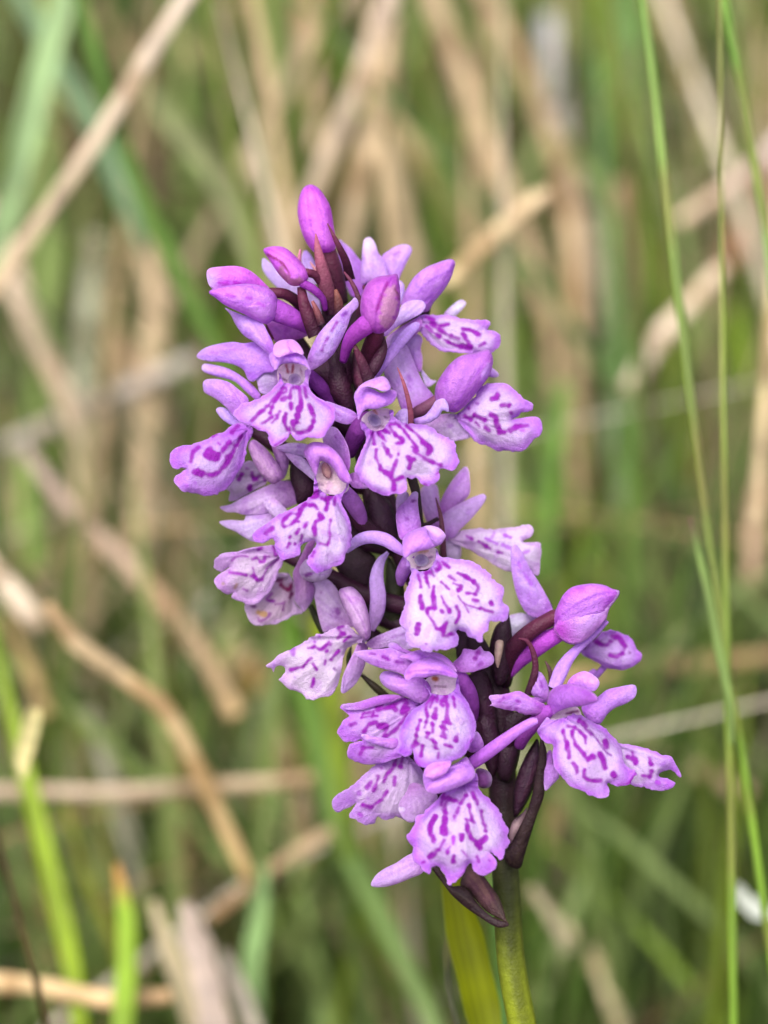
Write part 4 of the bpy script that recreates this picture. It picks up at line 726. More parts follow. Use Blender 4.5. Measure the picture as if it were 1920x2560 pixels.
fl = flower('flower', 'K', 640, 330, -1.6)
lip(fl, 'K', "640,290 560,310 500,325 430,358 360,408 280,478 180,548 133,590 140,640 180,674 240,642 300,606 250,690 272,717 340,748 410,742 440,702 490,722 560,702 620,722 690,740 760,680 790,600 820,500 740,400 700,340", [(640, 330, 0.0), (200, 620, 1.4)], 1.0,
    [('K', 30, "565,310 545,370 500,420 480,470"), ('K', 34, "445,430 430,480 410,530"), ('K', 34, "552,440 550,490"), ('K', 28, "395,465 365,505", lin((160, 70, 185))), ('K', 26, "502,530 460,590 400,630"), ('K', 36, "390,632 350,622"), ('K', 34, "605,310 590,370"), ('K', 30, "320,530 315,550", lin((176, 110, 205))), ('K', 30, "325,685 328,692", lin((170, 80, 200))), ('K', 16, "465,375 466,378"), ('K', 20, "375,578 377,582", lin((180, 120, 210)))],
    (650, 320), white=0.6, c0=lin((228, 208, 240)), c1=lin((200, 150, 232)))
pet(fl, 'petal', 'K', "580,620 660,480 760,500 840,560 800,640 720,700 660,740 600,700", 1.0, 0.6, lin((198, 160, 220)), lin((182, 136, 206)), marks=[('K', 30, "585,655 605,655", lin((220, 200, 236)))])
pet(fl, 'sepal', 'K', "640,400 660,370 720,390 760,430 720,480 660,500", -0.6, 0.4, lin((206, 180, 226)), lin((190, 150, 214)))

fl = flower('flower', 'K', 1000, 470, 4.2)
rib(fl, 'sepal', 'J', [(40, 1580, 4.0, 90), (140, 1510, 4.6, 100), (270, 1415, 5.2, 96), (400, 1320, 5.4, 76), (500, 1262, 5.4, 66), (545, 1250, 5.4, 40)], lin((178, 90, 206)), lin((212, 152, 240)), cup=0.5)
pet(fl, 'sepal', 'K', "396,1162 420,1100 480,1050 560,1010 640,958 720,930 760,1000 740,1075 660,1112 560,1152 470,1172", [(420, 1140, 1.2), (700, 1000, 2.4)], 0.7, lin((208, 172, 234)), lin((190, 144, 220)), base=(740, 980))
pet(fl, 'petal', 'K', "1100,380 1170,390 1205,440 1190,500 1130,510 1100,460", 2.4, 0.7, lin((126, 70, 140)), lin((120, 56, 130)))
pet(fl, 'petal', 'K', "1040,230 1100,130 1150,215 1120,260 1060,270", 2.8, 0.4, lin((204, 134, 234)), lin((190, 110, 224)))
lip(fl, 'K', "885,525 830,590 770,650 708,700 680,760 638,830 648,862 680,902 668,952 700,1012 750,1072 785,1083 812,1042 842,1030 872,1080 902,1142 930,1164 970,1132 1022,1082 1060,1018 1092,1072 1140,1104 1182,1082 1232,1042 1237,1000 1202,960 1165,915 1212,950 1268,982 1292,930 1328,870 1312,820 1292,730 1252,660 1202,590 1142,530 1112,480 1098,410 1060,430 1000,490 940,510",
    [(1000, 500, 5.2), (930, 1150, 8.8)], 1.5,
    [('K', 22, "882,550 865,622"), ('K', 36, "912,572 885,640 892,720 885,780"), ('K', 46, "885,780 886,810"), ('K', 26, "915,570 940,590 970,592"), ('K', 28, "1030,555 990,615"), ('K', 38, "980,640 970,668"), ('K', 28, "950,700 952,708"), ('K', 32, "828,700 795,760 795,820"), ('K', 40, "800,835 812,862"), ('K', 28, "882,860 850,920"), ('K', 36, "840,925 790,975"), ('K', 20, "735,1008 750,1002"), ('K', 24, "946,838 945,882", lin((176, 70, 205))), ('K', 34, "1000,825 1000,850"), ('K', 30, "1050,620 1060,680 1080,742"), ('K', 34, "1035,725 1040,775"), ('K', 30, "1040,780 1065,840 1100,870"), ('K', 32, "1130,668 1145,730 1162,790"), ('K', 28, "1075,540 1105,612"), ('K', 44, "1160,845 1105,885"), ('K', 38, "1105,880 1125,912"), ('K', 26, "912,930 905,945"), ('K', 18, "1000,925 1040,968"), ('K', 34, "945,970 950,1000"), ('K', 38, "1105,968 1118,995"), ('K', 26, "1185,992 1190,996"), ('K', 14, "925,900 900,930"), ('K', 12, "985,1105 1040,1040"), ('K', 14, "1060,845 1070,850")],
    (1010, 470), white=0.6, rough=7)
pet(fl, 'hood', 'K', "743,430 760,370 810,350 880,370 960,345 1030,300 1060,340 1085,380 1092,425 1062,462 980,502 900,532 830,547 772,532 747,482", [(900, 360, 6.6), (880, 530, 8.6)], 1.5, lin((210, 150, 240)), lin((182, 104, 222)), h=4.5, base=(1090, 360), vein=0.2)
pet(fl, 'hood', 'K', "752,420 765,368 805,340 870,330 930,330 922,370 890,415 840,440 790,445", [(800, 350, 8.6), (860, 430, 9.4)], 0.8, lin((226, 158, 244)), lin((210, 132, 234)), h=4.5, base=(930, 340), vein=0.04)

# ---- bracts low on the spike
bractsheet('L', "600,240 640,215 700,300 760,380 830,380 900,420 970,520 1060,610 1150,660 1230,690 1222,718 1130,722 1000,645 870,555 760,455 680,352", [(640, 240, -0.6), (1220, 710, 1.0)], 0.6, lin((51, 34, 39)), lin((45, 26, 32)), base=(1220, 710), h=5)
bractsheet('L', "830,370 880,230 930,180 1000,260 1080,370 1150,470 1192,580 1212,660 1234,695 1160,655 1060,600 960,500 890,410", [(900, 300, -1.4), (1220, 690, 0.9)], 0.7, lin((104, 66, 74)), lin((54, 35, 34)), base=(1225, 700), h=5)
bractsheet('K', "1530,170 1568,260 1563,420 1552,560 1502,700 1452,860 1422,960 1392,1045 1320,1030 1282,960 1330,880 1382,780 1432,680 1470,560 1500,400 1518,300", [(1540, 250, 1.0), (1340, 1000, -1.6)], 0.9, lin((51, 34, 35)), lin((40, 24, 30)), base=(1340, 1030))
bractsheet('K', "1318,820 1345,730 1410,670 1440,640 1400,770 1340,880", -2.2, 0.3, lin((150, 124, 130)), lin((110, 84, 96)), h=4)
bractsheet('K', "1480,210 1510,180 1530,300 1500,460 1450,580 1390,680 1350,700 1345,560 1370,430 1420,310", -1.4, 0.9, lin((54, 23, 45)), lin((42, 18, 35)), blob=0.6, base=(1340, 720))
bractsheet('K', "1320,60 1390,40 1400,200 1380,330 1330,460 1270,460 1230,420 1220,300 1260,160", -2.2, 1.0, lin((46, 20, 39)), lin((39, 17, 32)), blob=0.8)
bractsheet('K', "1090,60 1150,0 1230,60 1260,200 1250,340 1210,440 1150,330 1120,200", -1.6, 0.9, lin((48, 17, 42)), DK, blob=0.8)
bractsheet('J', "0,930 70,900 140,880 200,960 230,1100 250,1300 240,1480 150,1440 110,1300 60,1150 10,1050", -2.0, 1.0, lin((51, 18, 43)), DK, blob=0.8)
bractsheet('J', "300,1230 380,1180 470,1190 520,1220 450,1280 390,1340 320,1360", -1.2, 0.6, DK, lin((40, 20, 34)))
bractsheet('E', "930,1480 970,1470 985,1560 960,1680 910,1700 890,1620", -1.0, 0.5, DK, lin((40, 16, 36)))

# ---------------------------------------------------------------- ground and grass
def plain(name, base_rgb, rough=0.9):
    m = bpy.data.materials.new(name); m.use_nodes = True
    n = m.node_tree.nodes; l = m.node_tree.links; b = n['Principled BSDF']
    tc = n.new('ShaderNodeTexCoord'); nz = n.new('ShaderNodeTexNoise'); nz.inputs['Scale'].default_value = 35; nz.inputs['Detail'].default_value = 8
    cr = n.new('ShaderNodeValToRGB')
    c = lin(base_rgb)
    cr.color_ramp.elements[0].color = (*(c * 0.4), 1); cr.color_ramp.elements[1].color = (*(c * 1.7), 1)
    cr.color_ramp.elements[0].position = 0.35; cr.color_ramp.elements[1].position = 0.7
    l.new(tc.outputs['Object'], nz.inputs['Vector']); l.new(nz.outputs['Fac'], cr.inputs[0]); l.new(cr.outputs[0], b.inputs['Base Color'])
    bp = n.new('ShaderNodeBump'); bp.inputs['Strength'].default_value = 0.8; bp.inputs['Distance'].default_value = 0.01
    l.new(nz.outputs['Fac'], bp.inputs['Height']); l.new(bp.outputs[0], b.inputs['Normal'])
    b.inputs['Roughness'].default_value = rough; b.inputs['Specular IOR Level'].default_value = 0.1
    return m
GR = plain('moss_and_litter', (58, 66, 32))
gv = []; gf = []
xs = np.concatenate([[-60, -15, -5], np.linspace(-2, 2, 60), [5, 15, 60]]); ys = np.concatenate([[-10, -2], np.linspace(-0.6, 3.2, 60), [6, 15, 60, 120]])
for y in ys:
    for x in xs:
        near = 1 if abs(x) < 2.1 and -0.7 < y < 3.3 else 0
        gv.append((x, y, (0.006 * (math.sin(x * 31 + y * 17) + math.sin(y * 43 - x * 11)) - 0.012) * near if near else -0.012))
nx = len(xs)
for i in range(len(ys) - 1):
    for j in range(nx - 1): gf.append((i * nx + j, i * nx + j + 1, (i + 1) * nx + j + 1, (i + 1) * nx + j))
me = bpy.data.meshes.new('ground'); me.from_pydata(gv, [], gf); me.materials.append(GR)
me.polygons.foreach_set('use_smooth', [True] * len(me.polygons))
g = bpy.data.objects.new('ground', me); COL.objects.link(g); g['kind'] = 'structure'; g['label'] = 'mossy ground under the tangled meadow grass'

ST = lin((204, 178, 144)); ST2 = lin((216, 192, 172)); TAN = lin((178, 150, 116)); GRY = lin((186, 174, 164)); WHT = lin((226, 216, 204))
LG = lin((150, 176, 124)); BG = lin((128, 156, 116)); MG = lin((104, 138, 66)); OL = lin((146, 152, 104)); YG = lin((138, 160, 30)); DG = lin((84, 112, 58))
LIME = lin((152, 184, 62)); BRN = lin((66, 48, 30)); RB = lin((176, 120, 92))
WK = 1.0

def grass(label, f, pts, d, c, c2=None, kind='blade', cat=None, group=None, ext=True, cs=None):
    """one stalk or blade through the measured points; pts x,y,width ; d = mm behind the focus distance at start and end"""
    a = np.array(pts, float); xy = px(f, a[:, :2]); k = FRM[f][2]; n0 = len(a)
    d0, d1 = (d, d) if isinstance(d, (int, float)) else d
    wpx = a[:, 2] / k
    cum = np.concatenate([[0], np.cumsum(np.linalg.norm(np.diff(xy, axis=0), axis=1))]); dd = d0 + (d1 - d0) * cum / cum[-1]
    nn = max(14, n0 * 6)
    Q = np.column_stack([xy, dd, wpx]); tq = np.linspace(0, 1, nn * 2)
    q = np.column_stack([np.interp(tq, cum / cum[-1], Q[:, j]) for j in range(4)])
    for _ in range(5 if kind == 'stalk' else 14): q[1:-1] = (q[:-2] + 2 * q[1:-1] + q[2:]) / 4
    nn *= 2
    p = P(q[:, :2], -q[:, 2])
    r = q[:, 3] * S * 0.5 * (D + q[:, 2] / 1000) / D * WK
    r = r * (0.8 if kind == 'stalk' else 0.9) * (0.86 + 0.28 * vnoise1(np.linspace(0, 1, nn), SEED[0] + 77, 7))
    # beyond the frame a blade goes on: down to the ground, up to a tip
    def more(p, r, end):
        i, j = (0, 1) if end == 0 else (-1, -2)
        yy = q[i, 1]; xx = q[i, 0]; dirv = (p[i] - p[j]); dirv = dirv / np.linalg.norm(dirv)
        if yy > 2540 or (yy > 1900 and ext == 'g'):
            tgt = np.array([p[i][0] + dirv[0] * 0.03, p[i][1] + 0.01, -0.004]); m = 8
            e = [p[i] * (1 - t) + tgt * t + dirv * 0.02 * math.sin(t * math.pi) for t in np.linspace(0, 1, m + 1)[1:]]; er = [r[i]] * m
        elif yy < 20 or xx < 0 or xx > 1920:
            m = 8; L = 0.07
            e = [p[i] + dirv * L * t + np.array([0, 0, -0.012]) * t * t for t in np.linspace(0, 1, m + 1)[1:]]; er = [r[i] * (1 - 0.9 * t ** 2) for t in np.linspace(0, 1, m + 1)[1:]]
        else: return p, r
        return (np.vstack([e[::-1], p]), np.concatenate([er[::-1], r])) if end == 0 else (np.vstack([p, e]), np.concatenate([r, er]))
    p, r = more(p, r, 0); p, r = more(p, r, 1)
    n = len(p); SEED[0] += 1
    s = np.linspace(0, 1, n)[:, None]
    c2 = c if c2 is None else c2
    sm = s if cs is None else sstep(cs[0], cs[1], s)
    cc = 0.84 * (np.asarray(c) * (1 - sm) + np.asarray(c2) * sm) * (0.8 + 0.4 * vnoise1(s[:, 0], SEED[0], 9))[:, None]
    if kind == 'stalk' and n > 20:                   # joints of the straw
        for kn in np.random.default_rng(SEED[0]).integers(6, n - 6, 2):
            g_ = np.exp(-((np.arange(n) - kn) / 0.9) ** 2); r = r * (1 + 0.22 * g_); cc = cc * (1 - 0.35 * g_[:, None])
        st_ = sstep(0.55, 0.85, vnoise1(np.linspace(0, 1, n), SEED[0] + 31, 11))[:, None]; cc = cc * (1 - 0.35 * st_ * np.array([0.8, 1, 1.2]))
    if kind == 'stem':                               # browned stretches
        st_ = 0.5 * sstep(0.5, 0.85, vnoise1(np.linspace(0, 1, n), SEED[0] + 31, 8))[:, None]; cc = cc * (1 - st_) + lin((128, 112, 66)) * st_
    mid = len(p) // 2; org = p[mid].copy()
    if kind == 'stalk':
        V, fs, C = tube_geo(p, r, cc, 10, 0.4)
        C = C * (0.8 + 0.4 * vnoise1(np.tile(np.arange(10), n) * 0.37, SEED[0] + 5, 2.3))[:, None]
        o = make('straw_stalk', V, fs, C, M_STRAW, None, org)
        cat = cat or 'straw stalk'
    elif kind == 'stem':
        V, fs, C = tube_geo(p, r, cc, 10)
        an = np.tile(np.arange(10), n) / 10 * 2 * math.pi
        C = C * (0.72 + 0.5 * vnoise1(an * 1.1, SEED[0], 2))[:, None]
        o = make('rush_stem', V, fs, C, M_BLADE, None, org); cat = cat or 'rush stem'
    else:
        t = frames_along(p); V = []; C = []; fs = []; nb = 21 if wpx.max() > 80 and d0 < 20 else 7
        for i in range(n):
            u = np.cross(t[i], FWD); u /= np.linalg.norm(u) + 1e-9
            tw = 0.5 * math.sin(SEED[0] + i / n * 2.5); b = np.cross(u, t[i]); u2 = u * math.cos(tw) + b * math.sin(tw); b2 = np.cross(u2, t[i])
            rr = r[i] / max(0.75, math.cos(tw))
            for v in np.linspace(-1, 1, nb):
                V.append(p[i] + u2 * v * rr + b2 * (1 - v * v) * 0.42 * rr)
                C.append(cc[i] * (0.8 if abs(v) < 0.05 else 0.8 + 0.4 * vnoise1(np.array([v * 3.1]), SEED[0] + 8, 1.0 if nb < 9 else 3.0)[0]))
        V = np.array(V); N = len(V)
        V = np.vstack([V, V + FWD * 0.00025]); C = np.array(C + C)
        for i in range(n - 1):
            for j in range(nb - 1):
                q0 = i * nb + j; fs.append((q0, q0 + nb, q0 + nb + 1, q0 + 1)); fs.append((q0 + N, q0 + 1 + N, q0 + nb + 1 + N, q0 + nb + N))
            for j in (0, nb - 1):
                q0 = i * nb + j; fs.append((q0, q0 + N, q0 + nb + N, q0 + nb))
        o = make('grass_blade', V, fs, C, M_BLADE, None, org); cat = cat or 'grass blade'
    o['label'] = label; o['category'] = cat
    if group: o['group'] = group
    return o

GS, GB, GT = 'dry straw stalks behind the orchid', 'green grass blades behind the orchid', 'thin green rush stems at the right'
# --- traced one by one: stalks
def stalk(label, f, pts, d, c, c2=None, **k): return grass(label, f, pts, d, c, c2, 'stalk', group=GS, **k)
def blade(label, f, pts, d, c, c2=None, **k): return grass(label, f, pts, d, c, c2, 'blade', group=GB, **k)
def stem(label, f, pts, d, c, c2=None, **k): return grass(label, f, pts, d, c, c2, 'stem', group=GT, **k)

stalk('pale jointed straw stalk slanting down from the top edge towards the left edge', 'TL', [(880, -130, 88), (650, 230, 90), (500, 470, 92), (448, 560, 100), (290, 790, 88), (60, 1120, 86), (-60, 1290, 84)], (95, 110), lin((214, 196, 182)), ST)
blade('broad light green blade leaning down the upper left edge', 'TL', [(330, -140, 120), (215, 180, 130), (140, 480, 124), (60, 800, 116), (-40, 1100, 100)], 130, LG)
blade('blue green blade crossing the light green one at the upper left', 'TL', [(40, -120, 90), (230, 250, 96), (390, 500, 100), (480, 720, 92), (570, 940, 70), (620, 1080, 40)], 150, BG)
blade('long narrow green blade running down to the flower spike from the upper left', 'TL', [(320, -120, 60), (430, 350, 66), (550, 690, 72), (680, 1000, 74), (810, 1260, 76), (950, 1530, 70), (1040, 1760, 60)], (95, 120), MG, lin((116, 150, 72)))
blade('wide olive blade behind the bud at the upper left of the spike', 'TL', [(560, 270, 40), (740, 520, 100), (900, 710, 112), (1010, 880, 108), (1090, 1080, 100), (1160, 1330, 90)], 165, OL)
blade('thin yellowish green blade just left of the topmost bud', 'TL', [(870, -120, 34), (930, 300, 38), (990, 600, 40), (1050, 850, 42), (1115, 1120, 42), (1200, 1450, 40)], 115, lin((118, 134, 54)))
stalk('upright straw stalk at the top edge left of centre', 'TL', [(1310, -200, 110), (1338, 200, 112), (1365, 450, 108), (1375, 640, 60)], 215, ST)
stalk('greyish tan stalk rising behind the leftmost pink bud', 'TL', [(1090, 620, 90), (1170, 900, 100), (1260, 1350, 100)], 190, lin((178, 160, 134)))
stalk('hazy brown stalk far back below the top edge', 'TL', [(1000, -100, 110), (1060, 200, 130), (1120, 480, 110)], 280, TAN, lin((160, 130, 110)))
stalk('mauve grey straw stalk leaning behind the topmost bud', 'TL', [(1760, -200, 90), (1640, 100, 95), (1500, 480, 92), (1320, 900, 88), (1180, 1230, 84)], 140, lin((196, 172, 158)), lin((190, 170, 140)))
stalk('straw stalk immediately right of the topmost bud', 'TL', [(1690, 60, 80), (1640, 420, 96), (1570, 740, 100), (1490, 1100, 96)], 160, ST)
stalk('thick pinkish straw stalk curving down the left edge', 'TL', [(-60, 930, 120), (40, 1130, 128), (130, 1450, 130), (240, 1640, 120), (310, 1820, 110), (365, 2060, 100), (380, 2300, 90)], 165, ST2, ST)
stalk('pale grey green dry stalk standing left of the spike', 'TL', [(415, 1010, 90), (385, 1300, 108), (352, 1600, 110), (370, 1950, 100)], 200, lin((176, 176, 148)))
stalk('wide tan stalk standing left of the purple flowers', 'TL', [(620, 1040, 70), (680, 1320, 130), (645, 1600, 140), (625, 1900, 136), (590, 2350, 120)], 190, ST)
stalk('short tan stalk left of the wide tan one', 'TL', [(480, 1430, 90), (560, 1600, 110), (640, 1800, 90)], 205, TAN)
stalk('grey pink stalk lying crosswise over the upright straw at left', 'TL', [(20, 1930, 90), (300, 1800, 100), (560, 1680, 100), (860, 1540, 90)], 185, GRY)
stalk('mauve grey stalk slanting down from the left towards the lower lips', 'BL', [(100, -270, 70), (280, -40, 88), (560, 235, 96), (760, 450, 100), (900, 640, 96), (1020, 880, 90)], 135, lin((184, 160, 150)), lin((190, 160, 118)))
blade('dim brown blade far back above the leftmost flowers', 'TL', [(560, 420, 80), (680, 720, 120), (745, 930, 60)], 250, lin((150, 128, 96)))
stalk('tan stalk far back right of the jointed straw', 'TL', [(380, -40, 80), (520, 200, 84), (650, 400, 80)], 260, lin((188, 164, 124)))
stalk('short tan stalk at the top left of centre', 'TL', [(740, 90, 60), (800, 190, 76), (890, 330, 60)], 240, lin((200, 176, 132)))
blade('dark green blade at the top behind the upright straw', 'TL', [(1140, -120, 110), (1260, 380, 120), (1420, 860, 110)], 270, DG)
stalk('long warm straw stalk descending from the top right of centre', 'TR', [(140, -200, 110), (330, 300, 118), (430, 600, 116), (545, 860, 110), (640, 1120, 96), (715, 1400, 84), (745, 1750, 80)], 185, ST, TAN)
stalk('straw stalk curving from the top edge into the upright pale one', 'TR', [(360, -180, 100), (560, 200, 104), (680, 480, 96), (780, 780, 90), (815, 1050, 96), (828, 1350, 100), (825, 1650, 96), (850, 2300, 90)], 205, ST, TAN)
stalk('straw stalk turning green behind the upper right flowers', 'TR', [(-60, 380, 110), (100, 560, 114), (250, 850, 116), (380, 1060, 120), (500, 1350, 126), (620, 1680, 70)], 215, TAN, lin((128, 160, 72)))
stalk('straw stalk slanting up to the right from the upper right petals', 'TR', [(250, 1230, 84), (450, 1040, 92), (600, 900, 92), (720, 820, 60)], 115, lin((204, 180, 138)), ST)
stalk('silvery pale blade like stalk standing right of centre at the top', 'TR', [(700, 60, 80), (735, 300, 124), (770, 600, 112), (840, 880, 96)], 240, lin((214, 212, 214)), lin((206, 184, 164)))
stalk('pale stalk below the silvery one, tapering downwards', 'TR', [(880, 900, 60), (915, 1150, 96), (940, 1420, 40)], 235, lin((206, 188, 164)))
stalk('tan stalk behind the top right petals', 'TR', [(-30, 480, 90), (60, 850, 96), (140, 1200, 96), (230, 1620, 90)], 195, ST)
stem('left one of the three tall thin green stems at upper right', 'TR', [(1105, -120, 40), (1160, 300, 42), (1200, 650, 44), (1250, 1100, 46), (1300, 1500, 44), (1350, 1900, 40), (1395, 2260, 36), (1440, 2560, 34), (1480, 2860, 34)], (34, 30), lin((136, 170, 84)), lin((128, 138, 70)))
stem('thin upright stem between the two green stems, running to the bottom edge', 'TR', [(1448, -120, 14), (1455, 600, 18), (1460, 1200, 24), (1465, 1700, 30), (1472, 2212, 34), (1478, 2600, 40), (1482, 3000, 42), (1500, 3500, 44), (1505, 4000, 40), (1512, 4560, 34)], 30, lin((150, 146, 90)), lin((128, 168, 52)))
stem('bright green stem leaving the picture at the upper right edge', 'TR', [(1440, -160, 44), (1480, 60, 44), (1540, 350, 46), (1600, 700, 44), (1650, 1000, 40), (1680, 1250, 34), (1700, 1500, 26)], 36, lin((134, 174, 76)))
stem('green stem leaning out to the lower right from the branching point', 'BR', [(1480, 690, 34), (1540, 1000, 40), (1590, 1350, 42), (1640, 1700, 40), (1690, 2050, 34)], 32, lin((128, 160, 56)), lin((140, 180, 60)))
blade('grey green blade with a brown tip standing against the thin stems', 'BR', [(1322, 20, 14), (1348, 130, 26), (1400, 340, 38), (1440, 560, 42), (1475, 720, 44), (1500, 860, 40), (1500, 1000, 20)], 28, lin((132, 104, 90)), lin((136, 162, 88)), cs=(0.02, 0.14))
stalk('mauve grey straw stalk slanting in from the right edge', 'TR', [(1760, 560, 90), (1640, 690, 100), (1500, 810, 96), (1400, 870, 90), (1270, 960, 70)], 165, lin((186, 168, 170)), lin((206, 180, 150)))
stalk('pale jointed straw stalk low behind the left thin stem', 'TR', [(1480, 1140, 84), (1400, 1220, 92), (1220, 1420, 96), (1130, 1560, 100), (1050, 1690, 90)], 150, lin((208, 184, 156)), lin((214, 196, 178)))
blade('straw coloured blade at the upper right between the stems', 'TR', [(1180, -60, 80), (1300, 270, 96), (1370, 450, 90), (1430, 640, 60)], 250, lin((196, 172, 124)))
stalk('pinkish stalk behind the right edge at the top', 'TR', [(1590, -100, 100), (1640, 250, 110), (1660, 560, 80)], 260, lin((186, 158, 132)))
blade('green upright blade near the top right', 'TR', [(1030, -140, 110), (1050, 200, 120), (1070, 500, 90)], 240, lin((118, 158, 88)))
blade('long green blade standing right of the pale upright straw', 'TR', [(930, 250, 60), (950, 700, 66), (990, 1200, 70), (1020, 1700, 70), (1010, 2100, 66)], 190, lin((104, 140, 74)))
blade('fresh green blade right of the spotted upper right lip', 'TR', [(780, 1650, 60), (740, 1880, 90), (700, 2212, 96), (680, 2500, 80)], 150, lin((112, 152, 62)))
blade('dark green blade behind the left thin stem', 'TR', [(1060, 850, 90), (1110, 1200, 110), (1140, 1500, 80)], 260, DG)
blade('short yellow green blade near the right edge', 'TR', [(1500, 1330, 60), (1550, 1560, 84), (1600, 1720, 40)], 180, lin((120, 146, 30)))
blade('red brown dead blade near the right edge', 'TR', [(1620, 760, 80), (1580, 950, 110), (1500, 1130, 60)], 235, RB)
stalk('thin pale straw stalk along the right edge in the middle', 'TR', [(1680, 1250, 50), (1650, 1700, 60), (1625, 2000, 66), (1600, 2260, 66)], 95, lin((206, 188, 140)), ST)
stalk('upright pinkish straw at the right edge beside the thin stems', 'BR', [(1630, -120, 90), (1600, 100, 96), (1580, 330, 70)], 150, lin((208, 176, 146)))
blade('pale green blade hanging behind the right lips', 'TR', [(970, 1740, 80), (1010, 2000, 100), (1080, 2300, 90)], 200, lin((158, 170, 136)))
# reddish old seed head on its stalk
a = px('TR', [(1030, 850)])[0]; hp = P(a, -210)[0]
SEED[0] += 1
hq = [(1026, 780, 50), (1018, 815, 92), (1020, 855, 104), (1030, 900, 90), (1042, 930, 40), (1050, 1000, 24), (1085, 1250, 22), (1100, 1500, 22)]
grass('round pinkish dry seed head on a thin stalk, right of the pale straw', 'TR', hq, 215, lin((206, 160, 132)), lin((150, 130, 90)), 'stalk', cat='seed head')

stalk('kinked straw stalk bending down through the lower left', 'BL', [(205, 400, 60), (330, 570, 92), (520, 705, 96), (700, 835, 100), (790, 970, 100), (880, 1160, 96), (960, 1330, 88), (1080, 1590, 80)], (78, 95), ST, lin((196, 166, 116)))
stalk('pale straw stalk entering at the left edge above the kinked one', 'BL', [(-80, 190, 100), (60, 350, 108), (170, 500, 84)], 120, lin((216, 196, 174)))
blade('tan dead blade below the pale stalk at the left edge', 'BL', [(20, 430, 50), (130, 680, 76), (200, 880, 70)], 135, lin((186, 158, 108)))
stalk('horizontal grey pink straw lying across the lower left', 'BL', [(-120, 1212, 76), (150, 1206, 78), (450, 1214, 74), (800, 1192, 70), (1200, 1165, 64), (1400, 1140, 56)], 112, lin((200, 178, 160)), lin((190, 166, 132)))
stalk('tan straw slanting up to the right below the horizontal one', 'BL', [(900, 1760, 66), (1100, 1600, 72), (1260, 1480, 74), (1450, 1370, 68)], 105, lin((180, 148, 112)), lin((186, 160, 126)))
blade('bright yellow green blade rising along the lower left', 'BL', [(-60, 420, 40), (40, 860, 56), (115, 1150, 72), (190, 1450, 90), (255, 1720, 100), (315, 1980, 100), (345, 2240, 96)], (90, 78), lin((136, 160, 50)), lin((142, 166, 20)))
blade('pale dry sheath on the yellow green blade at left', 'BL', [(150, 850, 60), (125, 960, 92), (95, 1080, 80), (100, 1150, 30)], 60, lin((208, 196, 140)))
blade('short lime green blade with an orange tip near the bottom left', 'BL', [(505, 1520, 26), (520, 1610, 60), (545, 1760, 94), (548, 1950, 104), (535, 2150, 100), (520, 2300, 96)], 72, lin((206, 158, 90)), LIME, cs=(0.05, 0.25))
stalk('dark brown stem slanting across the bottom left corner', 'BL', [(-50, 1280, 30), (45, 1620, 34), (105, 1840, 36), (165, 2060, 38), (220, 2290, 38)], 42, BRN, lin((74, 66, 26)))
blade('broad pale pinkish dead leaf at the bottom left of centre', 'BL', [(800, 1690, 60), (850, 1860, 140), (900, 2050, 150), (940, 2290, 130)], 85, lin((206, 186, 174)))
blade('cream dead leaf beside the broad pinkish one', 'BL', [(660, 1680, 40), (730, 1900, 96), (810, 2080, 110), (880, 2290, 100)], 92, lin((212, 196, 160)))
blade('narrow pale dead leaf right of the pinkish one', 'BL', [(960, 1900, 50), (1030, 2060, 80), (1120, 2290, 80)], 95, lin((196, 184, 168)))
stalk('broken straw lying along the bottom left edge', 'BL', [(-100, 2030, 100), (110, 2040, 104), (280, 2070, 96), (480, 2112, 100), (740, 2090, 84)], 78, lin((214, 186, 140)), lin((196, 160, 120)))
blade('pale green blade right of the dead leaves at the bottom', 'BL', [(1130, 1540, 60), (1125, 1740, 92), (1080, 1960, 96), (1120, 2290, 80)], 98, lin((144, 176, 112)))
blade('grey dry blade behind the kinked straw', 'BL', [(380, 850, 60), (480, 1150, 80), (540, 1360, 84), (610, 1640, 70)], 140, lin((166, 162, 138)))
blade('olive thin blade left of the grey dry one', 'BL', [(310, 900, 34), (400, 1250, 42), (480, 1560, 44), (560, 1900, 44)], 125, lin((112, 112, 50)))
blade('thin olive blade leaning towards the lime green one', 'BL', [(280, 1250, 36), (360, 1550, 46), (470, 1810, 50), (560, 2060, 50)], 110, lin((124, 126, 40)))
stalk('white bleached stalk with a yellow end, left of the lower lips', 'BL', [(880, 380, 90), (980, 530, 110), (1080, 690, 110), (1110, 770, 70)], 180, lin((226, 220, 204)), lin((210, 164, 80)))
stalk('pale tan stalk hanging below the torn white lip', 'BL', [(1120, 780, 100), (1210, 960, 120), (1290, 1280, 100), (1330, 1560, 80)], 170, lin((196, 176, 140)), lin((176, 150, 110)))
blade('broad green blade passing behind the lower left flowers', 'BL', [(1240, 420, 70), (1320, 800, 108), (1390, 1090, 118), (1460, 1320, 116), (1560, 1560, 106), (1700, 1850, 96), (1850, 2150, 90), (1900, 2300, 86)], (100, 105), lin((88, 126, 26)), lin((140, 162, 104)))
blade('yellow green blade just behind the broad green one', 'BL', [(1370, 440, 60), (1430, 800, 96), (1480, 1200, 104), (1510, 1500, 90)], 95, lin((136, 152, 30)), lin((96, 120, 36)))
blade('bright green blade at the left edge in the middle', 'BL', [(100, -260, 60), (130, 0, 96), (150, 260, 70)], 170, lin((134, 166, 78)))
blade('broad yellow green leaf standing beside the orchid stem at the bottom', 'F', [(1100, 2080, 30), (1128, 2200, 60), (1162, 2340, 94), (1192, 2460, 92), (1220, 2580, 84), (1240, 2700, 80)], (14, 16), lin((126, 132, 0)), lin((132, 142, 0)))
